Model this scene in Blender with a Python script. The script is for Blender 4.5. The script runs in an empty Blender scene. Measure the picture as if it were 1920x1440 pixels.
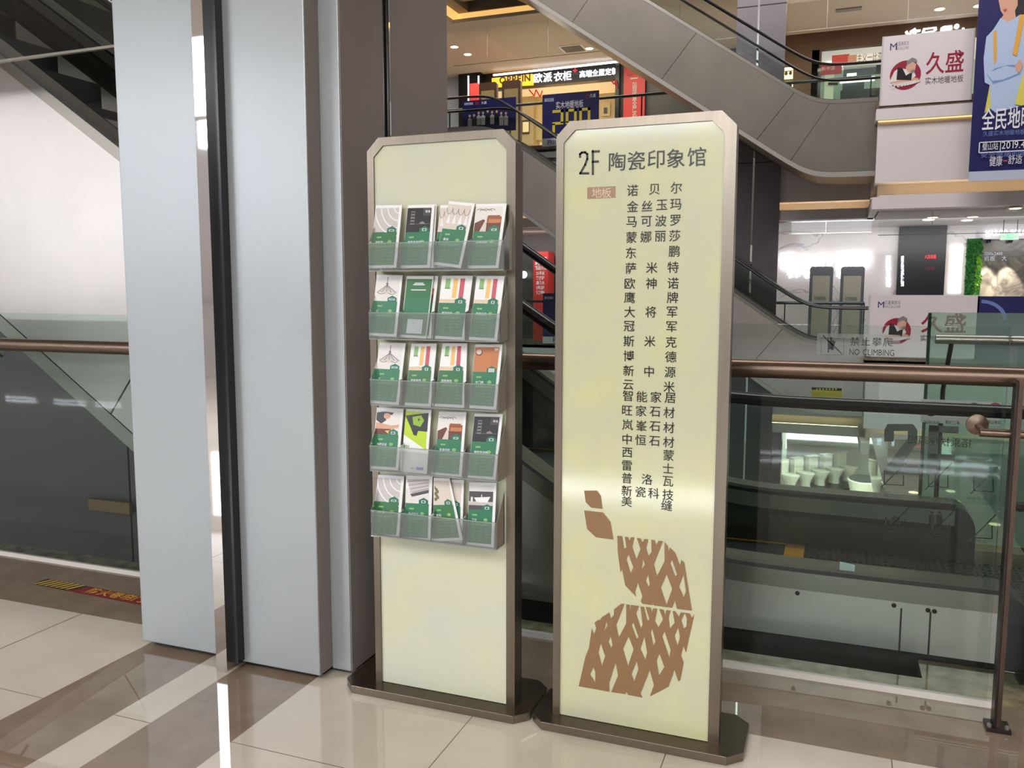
import bpy, bmesh, math, random
from mathutils import Vector, Matrix
random.seed(7)
SC = bpy.context.scene
COL = SC.collection

# ------------------------------------------------------------------ camera
H, F_PX = 1.40, 1580.0
PITCH, YAW, ROLL = 0.110239949, 0.361907548, 0.00128575710
cp, sp_, cy, sy = math.cos(PITCH), math.sin(PITCH), math.cos(YAW), math.sin(YAW)
FW = Vector((-sy*cp, cy*cp, -sp_)); R0 = Vector((cy, sy, 0)); U0 = R0.cross(FW)
RT = math.cos(ROLL)*R0 + math.sin(ROLL)*U0
UP = math.cos(ROLL)*U0 - math.sin(ROLL)*R0
cam_d = bpy.data.cameras.new('camera'); cam = bpy.data.objects.new('camera', cam_d); COL.objects.link(cam)
cam_d.sensor_width = 36; cam_d.lens = F_PX/1920*36; cam_d.clip_start = .05; cam_d.clip_end = 200
cam.matrix_world = Matrix(((RT.x, UP.x, -FW.x, 0), (RT.y, UP.y, -FW.y, 0), (RT.z, UP.z, -FW.z, H), (0, 0, 0, 1)))
SC.camera = cam

# ------------------------------------------------------------------ world, exposure
w = bpy.data.worlds.new('World'); SC.world = w; w.use_nodes = True
w.node_tree.nodes['Background'].inputs[0].default_value = (.76, .77, .77, 1)
w.node_tree.nodes['Background'].inputs[1].default_value = .34
SC.view_settings.view_transform = 'Standard'; SC.view_settings.look = 'None'
SC.view_settings.exposure = 0.20; SC.view_settings.gamma = 1; SC.view_settings.use_curve_mapping = False
try:
    SC.cycles.max_bounces = 10; SC.cycles.transparent_max_bounces = 24; SC.cycles.sample_clamp_indirect = 6
    SC.cycles.caustics_reflective = False; SC.cycles.caustics_refractive = False
except Exception: pass

def area(name, loc, sx, sy_, power, color=(1, 1, 1), rot=(0, 0, 0)):
    d = bpy.data.lights.new(name, 'AREA'); d.shape = 'RECTANGLE'; d.size = sx; d.size_y = sy_
    d.energy = power; d.color = color
    o = bpy.data.objects.new(name, d); COL.objects.link(o); o.location = loc; o.rotation_euler = rot
    return o
WARM, COOL = (1, .80, .58), (.90, .95, 1)
# the mall's own lamps: panels and tubes in our ceiling, corridor lamps on the far galleries; plus an added fill high in the atrium
area('lamp_light_panel', (-5.9, -1.9, 3.36), 3.0, 2.4, 170, (.93, .96, 1))
area('lamp_light_panel', (-9.6, -0.6, 3.36), 3.4, 3.0, 50, (1, .94, .90))
area('lamp_light_panel', (-1.2, -0.9, 3.36), 2.2, 1.6, 88, (1, .97, .92))
area('lamp_light_panel', (2.0, -1.6, 3.36), 2.2, 1.6, 95, (1, .95, .88))
area('lamp_gallery', (2.6, 19.3, 2.90), 7.0, 1.6, 185, (.95, .97, 1), (math.radians(38), 0, 0))
area('lamp_gallery', (-5.5, 19.95, 2.90), 7.0, 1.0, 130, (1, .93, .88), (math.radians(38), 0, 0))
area('lamp_gallery_upper', (-7.5, 21.0, 7.70), 6.0, 2.0, 240, (1, .88, .72))
area('lamp_gallery_upper', (2.0, 20.0, 7.70), 8.0, 2.0, 220, (1, .84, .66))
area('lamp_ground_gallery', (0.5, 23.5, -1.75), 5.0, 2.0, 380, (1, .96, .86))
area('lamp_atrium_fill', (-3.0, 9.5, 15.5), 18.0, 8.0, 3500, (1, .95, .94), (math.radians(34), 0, 0))  # added fill, tilted to brighten the far faces

# ------------------------------------------------------------------ helpers
def at(u, v, Y):
    """point on the upright plane y = Y seen along this direction"""
    d = RT*((u-960)/F_PX) - UP*((v-720)/F_PX) + FW
    t = Y/d.y
    return Vector((d.x*t, Y, H + d.z*t))
def lin(c):
    return tuple((x/12.92 if x <= .04045 else ((x+.055)/1.055)**2.4) for x in (c[0]/255, c[1]/255, c[2]/255))
MAT = {}
def mat(name, rgb=None, rough=.5, metal=0, noise=None, emit=0, spec=.5, bump=0, tint=None, stretch=(1, 1, 1), coat=0, rvar=0):
    m = bpy.data.materials.new(name); m.use_nodes = True; nt = m.node_tree; b = nt.nodes['Principled BSDF']
    c = lin(rgb); b.inputs['Base Color'].default_value = (*c, 1)
    b.inputs['Roughness'].default_value = rough; b.inputs['Metallic'].default_value = metal
    b.inputs['Specular IOR Level'].default_value = spec
    if coat: b.inputs['Coat Weight'].default_value = coat; b.inputs['Coat Roughness'].default_value = .08; b.inputs['Coat IOR'].default_value = 1.8
    if noise or bump or rvar:
        tc = nt.nodes.new('ShaderNodeTexCoord'); mp = nt.nodes.new('ShaderNodeMapping'); mp.inputs['Scale'].default_value = stretch
        nt.links.new(tc.outputs['Object'], mp.inputs['Vector'])
        n = nt.nodes.new('ShaderNodeTexNoise'); n.inputs['Scale'].default_value = (noise or (8, 0))[0]; n.inputs['Detail'].default_value = 6
        nt.links.new(mp.outputs[0], n.inputs['Vector'])
        if noise:
            r = nt.nodes.new('ShaderNodeValToRGB'); k = noise[1]
            c2 = lin(tint) if tint else tuple(max(0, x*(1-k)) for x in c); c1 = tuple(min(1, x*(1+k*.6)) for x in c)
            r.color_ramp.elements[0].position = .3; r.color_ramp.elements[1].position = .7
            r.color_ramp.elements[0].color = (*c2, 1); r.color_ramp.elements[1].color = (*c1, 1)
            nt.links.new(n.outputs['Fac'], r.inputs[0]); nt.links.new(r.outputs[0], b.inputs['Base Color'])
        if rvar:
            mr = nt.nodes.new('ShaderNodeMapRange'); mr.inputs[3].default_value = rough-rvar; mr.inputs[4].default_value = rough+rvar
            nt.links.new(n.outputs['Fac'], mr.inputs[0]); nt.links.new(mr.outputs[0], b.inputs['Roughness'])
        if bump:
            bp = nt.nodes.new('ShaderNodeBump'); bp.inputs['Strength'].default_value = bump; bp.inputs['Distance'].default_value = .002
            nt.links.new(n.outputs['Fac'], bp.inputs['Height']); nt.links.new(bp.outputs[0], b.inputs['Normal'])
    if emit:
        b.inputs['Emission Color'].default_value = (*c, 1); b.inputs['Emission Strength'].default_value = emit
    MAT[name] = m; return m
def glass(name, tint, rough=.0, haze=0, hc=(.90, .93, .93)):
    """pane of clear glass: see-through body with a Fresnel mirror on its faces"""
    m = bpy.data.materials.new(name); m.use_nodes = True; nt = m.node_tree; nt.nodes.clear()
    out = nt.nodes.new('ShaderNodeOutputMaterial'); tr = nt.nodes.new('ShaderNodeBsdfTransparent'); gl = nt.nodes.new('ShaderNodeBsdfGlossy')
    tr.inputs[0].default_value = (*tint, 1); gl.inputs['Roughness'].default_value = rough
    fr = nt.nodes.new('ShaderNodeFresnel'); fr.inputs['IOR'].default_value = 1.45
    mx = nt.nodes.new('ShaderNodeMixShader')
    nt.links.new(fr.outputs[0], mx.inputs[0]); nt.links.new(gl.outputs[0], mx.inputs[2])
    if haze:
        df = nt.nodes.new('ShaderNodeBsdfTranslucent'); df2 = nt.nodes.new('ShaderNodeBsdfDiffuse'); m3 = nt.nodes.new('ShaderNodeMixShader'); m2 = nt.nodes.new('ShaderNodeMixShader')
        df.inputs[0].default_value = (*hc, 1); df2.inputs[0].default_value = (*hc, 1); m3.inputs[0].default_value = .5
        nt.links.new(df.outputs[0], m3.inputs[1]); nt.links.new(df2.outputs[0], m3.inputs[2])
        m2.inputs[0].default_value = haze; nt.links.new(tr.outputs[0], m2.inputs[1]); nt.links.new(m3.outputs[0], m2.inputs[2]); nt.links.new(m2.outputs[0], mx.inputs[1])
    else: nt.links.new(tr.outputs[0], mx.inputs[1])
    nt.links.new(mx.outputs[0], out.inputs[0]); MAT[name] = m; return m
def marble(name, base, vein, scale=1.2, rough=.12, width=.035):
    m = bpy.data.materials.new(name); m.use_nodes = True; nt = m.node_tree; b = nt.nodes['Principled BSDF']
    tc = nt.nodes.new('ShaderNodeTexCoord'); n = nt.nodes.new('ShaderNodeTexNoise'); n.inputs['Scale'].default_value = scale; n.inputs['Detail'].default_value = 5; n.inputs['Distortion'].default_value = 1.2
    nt.links.new(tc.outputs['Object'], n.inputs['Vector'])
    mt = nt.nodes.new('ShaderNodeMath'); mt.operation = 'SUBTRACT'; mt.inputs[1].default_value = .5; nt.links.new(n.outputs['Fac'], mt.inputs[0])
    ab = nt.nodes.new('ShaderNodeMath'); ab.operation = 'ABSOLUTE'; nt.links.new(mt.outputs[0], ab.inputs[0])
    r = nt.nodes.new('ShaderNodeValToRGB'); r.color_ramp.elements[0].position = 0; r.color_ramp.elements[0].color = (*lin(vein), 1)
    r.color_ramp.elements[1].position = width; r.color_ramp.elements[1].color = (*lin(base), 1)
    nt.links.new(ab.outputs[0], r.inputs[0]); nt.links.new(r.outputs[0], b.inputs['Base Color']); b.inputs['Roughness'].default_value = rough
    MAT[name] = m

mat('cream_tile', (200, 191, 177), .008, noise=(5, .06), spec=.75); mat('brown_tile', (134, 117, 100), .012, noise=(9, .14), spec=.75); mat('joint', (95, 82, 70), .5)
mat('ledge_marble', (150, 138, 110), .05, noise=(14, .35), tint=(104, 94, 72))
mat('white_sealant', (205, 198, 192), .5)
mat('aluminium', (172, 178, 182), .40, .45, noise=(2.2, .04), rvar=.05, stretch=(1, 1, .5))
mat('aluminium_shaded', (154, 142, 138), .5, .3, noise=(3, .04))  # same cladding as the front, its weaker light put into the colour
mat('mirror', (235, 235, 235), .02, 1); mat('dark_channel', (40, 42, 46), .25, .3)
mat('brushed_frame', (140, 130, 117), .30, 1, noise=(60, .08), stretch=(1, 1, .03)); mat('bronze_dark', (92, 80, 66), .3, .9, noise=(30, .1))
mat('frame_side', (112, 98, 88), .3, .9)
mat('stone_panel', (203, 204, 158), .3, noise=(7, .06), tint=(198, 199, 174), spec=.4, coat=1)
mat('stone_panel_pale', (207, 207, 178), .5, noise=(5, .05), tint=(202, 206, 192), spec=.2)
mat('ink', (34, 30, 28), .25); mat('print_brown', (140, 108, 76), .3); mat('tag_brown', (160, 128, 100), .3); mat('tag_text', (222, 198, 172), .4)
mat('bronze_rail', (116, 98, 85), .30, .9, noise=(12, .06)); mat('post_bronze', (92, 76, 68), .3, .9); mat('post_dark', (50, 42, 38), .35, .6)
glass('rail_glass', (.80, .90, .86)); glass('edge_glass', (.10, .32, .26)); glass('clear_glass', (.93, .97, .96)); glass('teal_sheen_glass', (.60, .80, .70), haze=.48, hc=(.52, .70, .60))  # teal pane: tint and haze stand for a pale reflection
glass('acrylic', (.97, .98, .98), haze=.16, rough=.1); glass('acrylic_edge', (.9, .92, .92), haze=.6)
glass('sticker_film', (.90, .90, .92), haze=.28)
mat('rim_light', (160, 157, 150), .5, .3); mat('steel_cladding', (218, 212, 208), .36, .85, noise=(1.6, .10), rvar=.05); mat('steel_grey', (168, 158, 154), .42, .5, noise=(1.4, .08)); mat('steel_dark', (124, 118, 110), .45, .4, noise=(1.2, .12)); mat('steel_deck', (160, 156, 148), .32, .8); mat('deck_brown', (104, 92, 84), .35, .6)
mat('seam', (40, 36, 34), .6); mat('rubber', (22, 22, 24), .28); mat('skirt', (78, 78, 73), .35, .6)
mat('newel_dark', (50, 52, 54), .4); mat('step_grey', (36, 35, 36), .6, .2); mat('safety_yellow', (214, 160, 40), .5); mat('comb_orange', (200, 140, 40), .45, .2); mat('grate', (96, 92, 86), .4, .8); mat('grate_dark', (36, 34, 32), .6)
mat('plaster', (216, 208, 208), .7); mat('plaster_warm', (204, 194, 182), .7); mat('dark_ceiling', (52, 56, 54), .6, noise=(1, .2)); mat('soffit_grey', (128, 122, 116), .6)
mat('brown_marble', (126, 106, 88), .2, noise=(10, .3), tint=(92, 76, 62))
mat('column_dark', (112, 107, 110), .35, .7, noise=(2, .06)); mat('dark_wall', (78, 77, 76), .4, .2); mat('wood_brown', (92, 70, 50), .5, noise=(4, .2), stretch=(.3, 1, 4)); mat('black_gloss', (24, 24, 28), .3)
marble('white_marble', (222, 214, 210), (176, 172, 176), .7, width=.02); marble('grey_marble', (132, 122, 108), (86, 80, 74), 1.5, .2, .12)
mat('cove_glow', (255, 222, 168), emit=8); mat('cove_line', (255, 205, 130), emit=1.6); mat('cove_wall_glow', (255, 202, 120), emit=.75); mat('dim_amber', (116, 92, 62), .5); mat('cove_soft', (255, 214, 160), emit=.9); mat('lamp_white', (255, 250, 240), emit=6); mat('lamp_warm', (255, 226, 180), emit=5)
mat('letter_white', (246, 250, 255), emit=2.2); mat('letter_cool', (236, 242, 255), emit=1.25); mat('tube_white', (240, 248, 255), emit=260); mat('daylight', (238, 245, 252), emit=22); mat('sign_yellow', (255, 186, 40), emit=1.1); mat('sign_green', (70, 220, 130), emit=1.2); mat('lit_panel', (255, 250, 244), emit=1.6)
mat('shop_glow', (250, 222, 170), .7, emit=.45); mat('shop_white_glow', (224, 226, 214), .7, emit=.35); mat('shop_green_glow', (176, 198, 176), .6, emit=.15); mat('lantern', (255, 226, 160), emit=2.2); mat('red_led', (230, 40, 50), emit=1.6)  # shop walls glow by themselves, interior light put into their colour
mat('paper', (236, 236, 238), .45); mat('paper_edge', (214, 214, 214), .6); mat('leaf_green', (40, 118, 82), .35); mat('leaf_green2', (52, 112, 66), .3); mat('tab_green', (30, 112, 84), .35)
mat('p_grey', (196, 190, 188), .4); mat('p_lgrey', (224, 220, 218), .4); mat('p_black', (38, 36, 40), .3); mat('p_dgrey', (74, 70, 74), .35); mat('p_beige', (214, 202, 192), .4); mat('p_sofa', (150, 82, 50), .4); mat('p_sofa_dark', (104, 56, 40), .4)
mat('p_orange', (240, 190, 110), .4); mat('p_red', (196, 84, 98), .4); mat('p_green', (134, 182, 112), .4); mat('p_door', (190, 120, 74), .35); mat('p_lime', (182, 212, 32), .35); mat('p_lime2', (140, 180, 40), .35); mat('p_skin', (214, 164, 138), .5); mat('p_mid', (132, 128, 130), .4); mat('p_blue', (110, 130, 190), .4); mat('p_plant', (110, 104, 70), .5)
mat('poster_navy', (36, 36, 92), .35); mat('poster_white', (222, 212, 214), .3); mat('poster_red', (150, 34, 58), .35); mat('poster_pale', (190, 196, 216), .45); mat('banner_red', (206, 58, 54), .4); mat('print_yellow', (226, 204, 60), .4); mat('print_white', (232, 232, 240), .4); mat('print_grey', (150, 146, 156), .4); mat('tape_red', (128, 30, 34), .3); mat('tape_yellow', (210, 170, 60), .3); mat('print_blue', (30, 46, 120), .4)
mat('shirt_blue', (176, 196, 226), .5); mat('shirt_shade', (120, 150, 200), .5); mat('vest_amber', (226, 168, 60), .5); mat('skirt_yellow', (216, 206, 90), .5); mat('hair_dark', (34, 28, 34), .5); mat('lips', (190, 90, 90), .5)
mat('floor_no', (96, 100, 94), .4); mat('ceramic', (240, 238, 226), .08); mat('hedge', (46, 120, 40), .7, noise=(30, .6), tint=(16, 60, 30)); mat('hedge_bright', (120, 180, 40), .7); mat('card_white', (220, 232, 236), .5); mat('notice_yellow', (206, 204, 70), .5); mat('teal_dark', (40, 58, 62), .4); mat('fan_black', (22, 20, 22), .5); mat('beige_cab', (220, 196, 150), .5)

class B:
    def __init__(s): s.v = []; s.f = []; s.m = []; s.names = []
    def mi(s, m):
        if m not in s.names: s.names.append(m)
        return s.names.index(m)
    def poly(s, pts, m):
        i = len(s.v); s.v += [tuple(p) for p in pts]; s.f.append(tuple(range(i, i+len(pts)))); s.m.append(s.mi(m))
    def mesh(s, vs, fs, m):
        i = len(s.v); s.v += [tuple(p) for p in vs]; k = s.mi(m)
        for f in fs: s.f.append(tuple(j+i for j in f)); s.m.append(k)
    def box(s, x0, x1, y0, y1, z0, z1, m):
        V = [(x, y, z) for x in (x0, x1) for y in (y0, y1) for z in (z0, z1)]
        s.mesh(V, [(0, 1, 3, 2), (4, 6, 7, 5), (0, 4, 5, 1), (2, 3, 7, 6), (0, 2, 6, 4), (1, 5, 7, 3)], m)
    def prism(s, pts, vec, m, cap=None):
        """flat outline pushed along vec"""
        n = len(pts); P = [Vector(p) for p in pts]; V = Vector(vec); i = len(s.v)
        s.v += [tuple(p) for p in P] + [tuple(p+V) for p in P]; k = s.mi(m); c = s.mi(cap) if cap else k
        s.f.append(tuple(range(i, i+n))); s.m.append(c)
        s.f.append(tuple(range(i+2*n-1, i+n-1, -1))); s.m.append(k)
        for a in range(n):
            b_ = (a+1) % n; s.f.append((i+b_, i+a, i+n+a, i+n+b_)); s.m.append(k)
    def tube(s, path, r, m, seg=12, closed=False, ry=None):
        P = [Vector(p) for p in path]; n = len(P); rings = []; up0 = Vector((0, 0, 1))
        for i, p in enumerate(P):
            t = ((P[i+1] if i < n-1 else p)-(P[i-1] if i else p)).normalized()
            a = t.cross(up0)
            if a.length < .05: a = t.cross(Vector((0, 1, 0)))
            a.normalize(); b_ = a.cross(t).normalized(); rings.append([p + a*(r*math.cos(q)) + b_*((ry or r)*math.sin(q)) for q in [2*math.pi*k/seg for k in range(seg)]])
        V = [q for rg in rings for q in rg]; Fs = []
        for i in range(n-1):
            for k in range(seg): Fs.append((i*seg+k, i*seg+(k+1) % seg, (i+1)*seg+(k+1) % seg, (i+1)*seg+k))
        Fs.append(tuple(range(seg-1, -1, -1))); Fs.append(tuple(range((n-1)*seg, n*seg)))
        s.mesh(V, Fs, m)
    def lathe(s, prof, c, m, seg=20, sx=1, sy=1):
        V = [(c[0]+r*sx*math.cos(2*math.pi*k/seg), c[1]+r*sy*math.sin(2*math.pi*k/seg), c[2]+z) for r, z in prof for k in range(seg)]; Fs = []
        for i in range(len(prof)-1):
            for k in range(seg): Fs.append((i*seg+k, i*seg+(k+1) % seg, (i+1)*seg+(k+1) % seg, (i+1)*seg+k))
        Fs.append(tuple(range(seg-1, -1, -1))); Fs.append(tuple(range((len(prof)-1)*seg, len(prof)*seg)))
        s.mesh(V, Fs, m)
    def build(s, name, parent=None, smooth=False, bevel=0):
        me = bpy.data.meshes.new(name)
        if parent is not None: o3 = Vector(parent['_w'])
        else:
            xs = [p[0] for p in s.v]; ys = [p[1] for p in s.v]; zs = [p[2] for p in s.v]; o3 = Vector(((min(xs)+max(xs))/2, (min(ys)+max(ys))/2, min(zs)))
        me.from_pydata([tuple(Vector(p)-o3) for p in s.v], [], s.f)
        for n in s.names: me.materials.append(MAT[n])
        me.polygons.foreach_set('material_index', s.m)
        if smooth: me.polygons.foreach_set('use_smooth', [True]*len(me.polygons))
        me.update(); o = bpy.data.objects.new(name, me); COL.objects.link(o)
        if parent is not None: o.parent = parent; o['_w'] = tuple(o3)
        else: o.location = o3; o['_w'] = tuple(o3)
        if smooth:
            md = o.modifiers.new('edge', 'EDGE_SPLIT'); md.split_angle = math.radians(40)
        if bevel:
            md = o.modifiers.new('bevel', 'BEVEL'); md.width = bevel; md.segments = 2; md.limit_method = 'ANGLE'
        return o
def thing(name, label, cat, loc, group=None):
    o = bpy.data.objects.new(name, None); COL.objects.link(o); o.location = loc; o.empty_display_size = .1
    o['_w'] = tuple(loc); o['label'] = label; o['category'] = cat
    if group: o['group'] = group
    return o
def tag(o, label, cat=None, group=None, kind=None):
    o['label'] = label
    if cat: o['category'] = cat
    if group: o['group'] = group
    if kind: o['kind'] = kind
    return o
def struct(b, name, label=None, parent=None, **k):
    o = b.build(name, parent, **k)
    if parent is None: o['kind'] = 'structure'
    if label: o['label'] = label
    return o

# ---- lettering: glyph outlines from Blender's own built-in font
_fc = bpy.data.curves.new('glyph', 'FONT'); _fo = bpy.data.objects.new('glyph', _fc); COL.objects.link(_fo); _G = {}
_fc.resolution_u = 3
def glyph(ch, bold=0, ext=0):
    k = (ch, bold, ext)
    if k not in _G:
        _fc.body = ch; _fc.offset = bold; _fc.extrude = ext
        dg = bpy.context.evaluated_depsgraph_get(); dg.update()
        me = bpy.data.meshes.new_from_object(_fo.evaluated_get(dg))
        vs = [tuple(v.co) for v in me.vertices]; fs = [tuple(p.vertices) for p in me.polygons]
        xs = [v[0] for v in vs] or [0]; cjk = ord(ch) > 0x2000
        _G[k] = (vs, fs, min(xs), max(xs), 1.0 if cjk else max(xs)+.06)
        bpy.data.meshes.remove(me)
    return _G[k]
XA, ZA = Vector((1, 0, 0)), Vector((0, 0, 1))
def put(b, ch, o, h, m, r=XA, u=ZA, sx=1, bold=0, ext=0):
    """one glyph with its box's lower left at o; em height h"""
    vs, fs, *_ = glyph(ch, bold, ext); r = Vector(r); u = Vector(u); n = r.cross(u)
    b.mesh([Vector(o)+r*(x*h*sx)+u*((y+.10)*h)+n*(z*h) for x, y, z in vs], fs, m)
def text(b, s, o, h, m, r=XA, u=ZA, sx=1, bold=0, ext=0, gap=0, width=None):
    adv = [(.35 if c == ' ' else glyph(c, bold, ext)[4])+gap for c in s]; tot = sum(adv)*h
    if width: sx = width/tot
    p = Vector(o)
    for c, a in zip(s, adv):
        if c != ' ': put(b, c, p, h, m, r, u, sx, bold, ext)
        p = p + Vector(r)*(a*h*sx)
def ctext(b, s, u0, v0, u1, v1, Y, m, bold=0, ext=0, gap=0, n=.0):
    """words fitted in the box between two sight lines on plane y = Y (upper left, lower right)"""
    a = at(u0, v0, Y); c = at(u1, v1, Y)
    h = (a.z-c.z)/.92
    text(b, s, (a.x, Y-n, min(a.z, c.z) - .0), h, m, bold=bold, ext=ext, gap=gap, width=c.x-a.x)
def shape(pts, holes=()):
    """filled outline with holes -> verts, faces (2D)"""
    cu = bpy.data.curves.new('outline', 'CURVE'); cu.dimensions = '2D'; cu.fill_mode = 'BOTH'
    for pl in [pts]+list(holes):
        s = cu.splines.new('POLY'); s.points.add(len(pl)-1); s.use_cyclic_u = True
        for q, p in zip(s.points, pl): q.co = (p[0], p[1], 0, 1)
    o = bpy.data.objects.new('outline', cu); COL.objects.link(o); dg = bpy.context.evaluated_depsgraph_get(); dg.update()
    me = bpy.data.meshes.new_from_object(o.evaluated_get(dg)); r = ([tuple(v.co) for v in me.vertices], [tuple(p.vertices) for p in me.polygons])
    bpy.data.objects.remove(o); bpy.data.meshes.remove(me); return r
def ell(cx, cz, rx, rz, n=20, a0=0, a1=360):
    return [(cx+rx*math.cos(math.radians(a0+(a1-a0)*k/(n if a1-a0 >= 360 else n-1))), cz+rz*math.sin(math.radians(a0+(a1-a0)*k/(n if a1-a0 >= 360 else n-1)))) for k in range(n)]

# ------------------------------------------------------------------ our floor, ceiling and back wall
b = B()
xs = [-102, -14, -9.5, -6.2, -4.6, -3.005, -2.999, -2.495, -2.175, -2.022, -1.70, -1.061, -1.058, -.4215, -.4185, .219, .222, .36, .859, .862, 2.5, 5, 9, 20]
ys = [-71, -18, -9.0, -6.0, -3.0, .1, .7, 1.377, 1.38, 2.0175, 2.0205, 2.645, 3.135, 3.27]
def tile(x, y):
    if y > 3.135: return 'ledge_marble'
    if y > 2.645: return 'brown_tile'
    if (-2.495 < x < -2.175) or (-2.022 < x < -1.70): return 'brown_tile'
    return 'cream_tile'
for i in range(len(xs)-1):
    for j in range(len(ys)-1):
        x0, x1, y0, y1 = xs[i], xs[i+1], ys[j], ys[j+1]; m = tile((x0+x1)/2, (y0+y1)/2)
        if (x1-x0 < .008 and m == 'cream_tile') or (y1-y0 < .006 and m == 'cream_tile'): m = 'joint'
        b.poly([(x0, y0, 0), (x1, y0, 0), (x1, y1, 0), (x0, y1, 0)], m)
b.box(-14, 9, 3.25, 3.27, -.42, -.001, 'plaster'); b.poly([(-102, -71, -.42), (-102, 3.25, -.42), (20, 3.25, -.42), (20, -71, -.42)], 'plaster')
b.box(.36, 9, 3.27, 3.44, -.35, 0, 'ledge_marble'); b.box(1.02, 9, 3.44, 8.2, -.35, 0, 'brown_tile')
struct(b, 'floor', 'polished cream and brown floor tiles around the signs')
b = B(); b.box(-14, 9, -3.6, 2.9, 3.42, 3.9, 'plaster'); struct(b, 'ceiling', 'white ceiling of our gallery')
b = B(); b.box(-40, 20, 2.92, 3.2, 3.2, 9.5, 'soffit_grey'); struct(b, 'trim_3', 'gallery fascia above the near railing'); b = B(); b.box(-40, 20, -3.6, 3.2, 9.5, 9.7, 'soffit_grey'); struct(b, 'ceiling_upper_near')
b = B(); b.box(-102, 20, -71.2, -71, -.1, 26, 'plaster'); struct(b, 'wall_back')
b = B(); b.box(-102, 20, -71, -3.6, 26, 26.2, 'plaster'); struct(b, 'ceiling_hall')
# the tall hall behind the camera: daylight windows and thin line lights high on its end wall
for n_, (x0, x1, z0, z1, k_) in enumerate(((-27, -6, 16.5, 18.3, 8), (-65, -47, 16.8, 24, 6))):
    b = B(); b.box(x0, x1, -71, -70.95, z0, z1, 'daylight'); w1 = struct(b, 'window_%d' % (n_+1), 'daylight glazing high in the hall behind')
    for k in range(k_): b = B(); xx = x0+(x1-x0)*k/(k_-1); b.box(xx-.05, xx+.05, -70.96, -70.9, z0, z1, 'p_grey'); b.build('mullion', w1)
for x0, x1, w_ in ((-5.5, .5, 'nearer the middle'), (4.9, 13.3, 'right end'), (-98.5, -93.4, 'leftmost'), (-90.2, -85.2, 'second from left'), (-83.4, -79.5, 'third from left')):
    for z, l_ in ((12.9, 'lower'), (13.65, 'upper')) if x0 > -6 else ((12.2, 'lower'), (12.65, 'upper')):
        b = B(); b.box(x0, x1, -70.95, -70.8, z-.10, z+.10, 'tube_white'); tag(b.build('line_light'), 'thin white line light on the hall end wall behind, %s line, %s' % (l_, w_), 'lamp', 'line lights in the hall behind')

# ------------------------------------------------------------------ clad column
col = thing('clad_column', 'tall brushed silver panelled column left of the leaflet stand', 'column', (-2.05, 2.9, 0)); col['kind'] = 'structure'
TOP = 3.42
b = B(); b.box(-2.496, -2.112, 2.474, 2.80, .025, TOP, 'aluminium'); b.build('cladding_panel', col, bevel=.004)
b = B(); b.box(-2.044, -1.672, 2.467, 2.80, .02, TOP, 'aluminium'); b.build('cladding_panel', col, bevel=.004)
b = B(); b.box(-1.672, -1.592, 2.548, 2.80, .015, TOP, 'aluminium'); b.build('corner_panel', col, bevel=.003)
b = B(); b.box(-2.48, -1.69, 2.52, 2.95, 0, TOP, 'dark_channel'); b.box(-1.69, -1.60, 2.60, 2.95, 0, TOP, 'dark_channel'); b.build('core', col)
b = B(); b.box(-2.078, -2.048, 2.404, 2.70, 0, TOP, 'mirror'); b.box(-2.048, -2.030, 2.404, 2.70, 0, TOP, 'mirror'); tag(b.build('mirror_fin', col), 'polished mirror strip standing between the panels')
b = B(); b.box(-2.030, -2.0, 2.43, 2.60, .03, TOP, 'dark_channel'); b.build('shadow_channel', col)
b = B(); b.box(-1.66, -1.589, 2.553, 2.845, .015, TOP, 'aluminium_shaded'); tag(b.build('side_panel', col), 'side face of the column, shade painted in as mauve grey')
b = B(); b.box(-2.40, -1.589, 2.893, 3.405, -.3, TOP, 'aluminium_shaded'); tag(b.build('side_panel', col), 'side face of the column, shade painted in as mauve grey'); b = B(); b.box(-1.672, -1.6715, 2.472, 2.545, .022, TOP-.01, 'aluminium_shaded'); b.build('return_shade', col)  # thin sheet paints shade on the front panel's return
b = B(); b.box(-1.593, -1.584, 2.884, 2.895, .0, TOP, 'mirror'); b.build('trim_strip', col)

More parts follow.
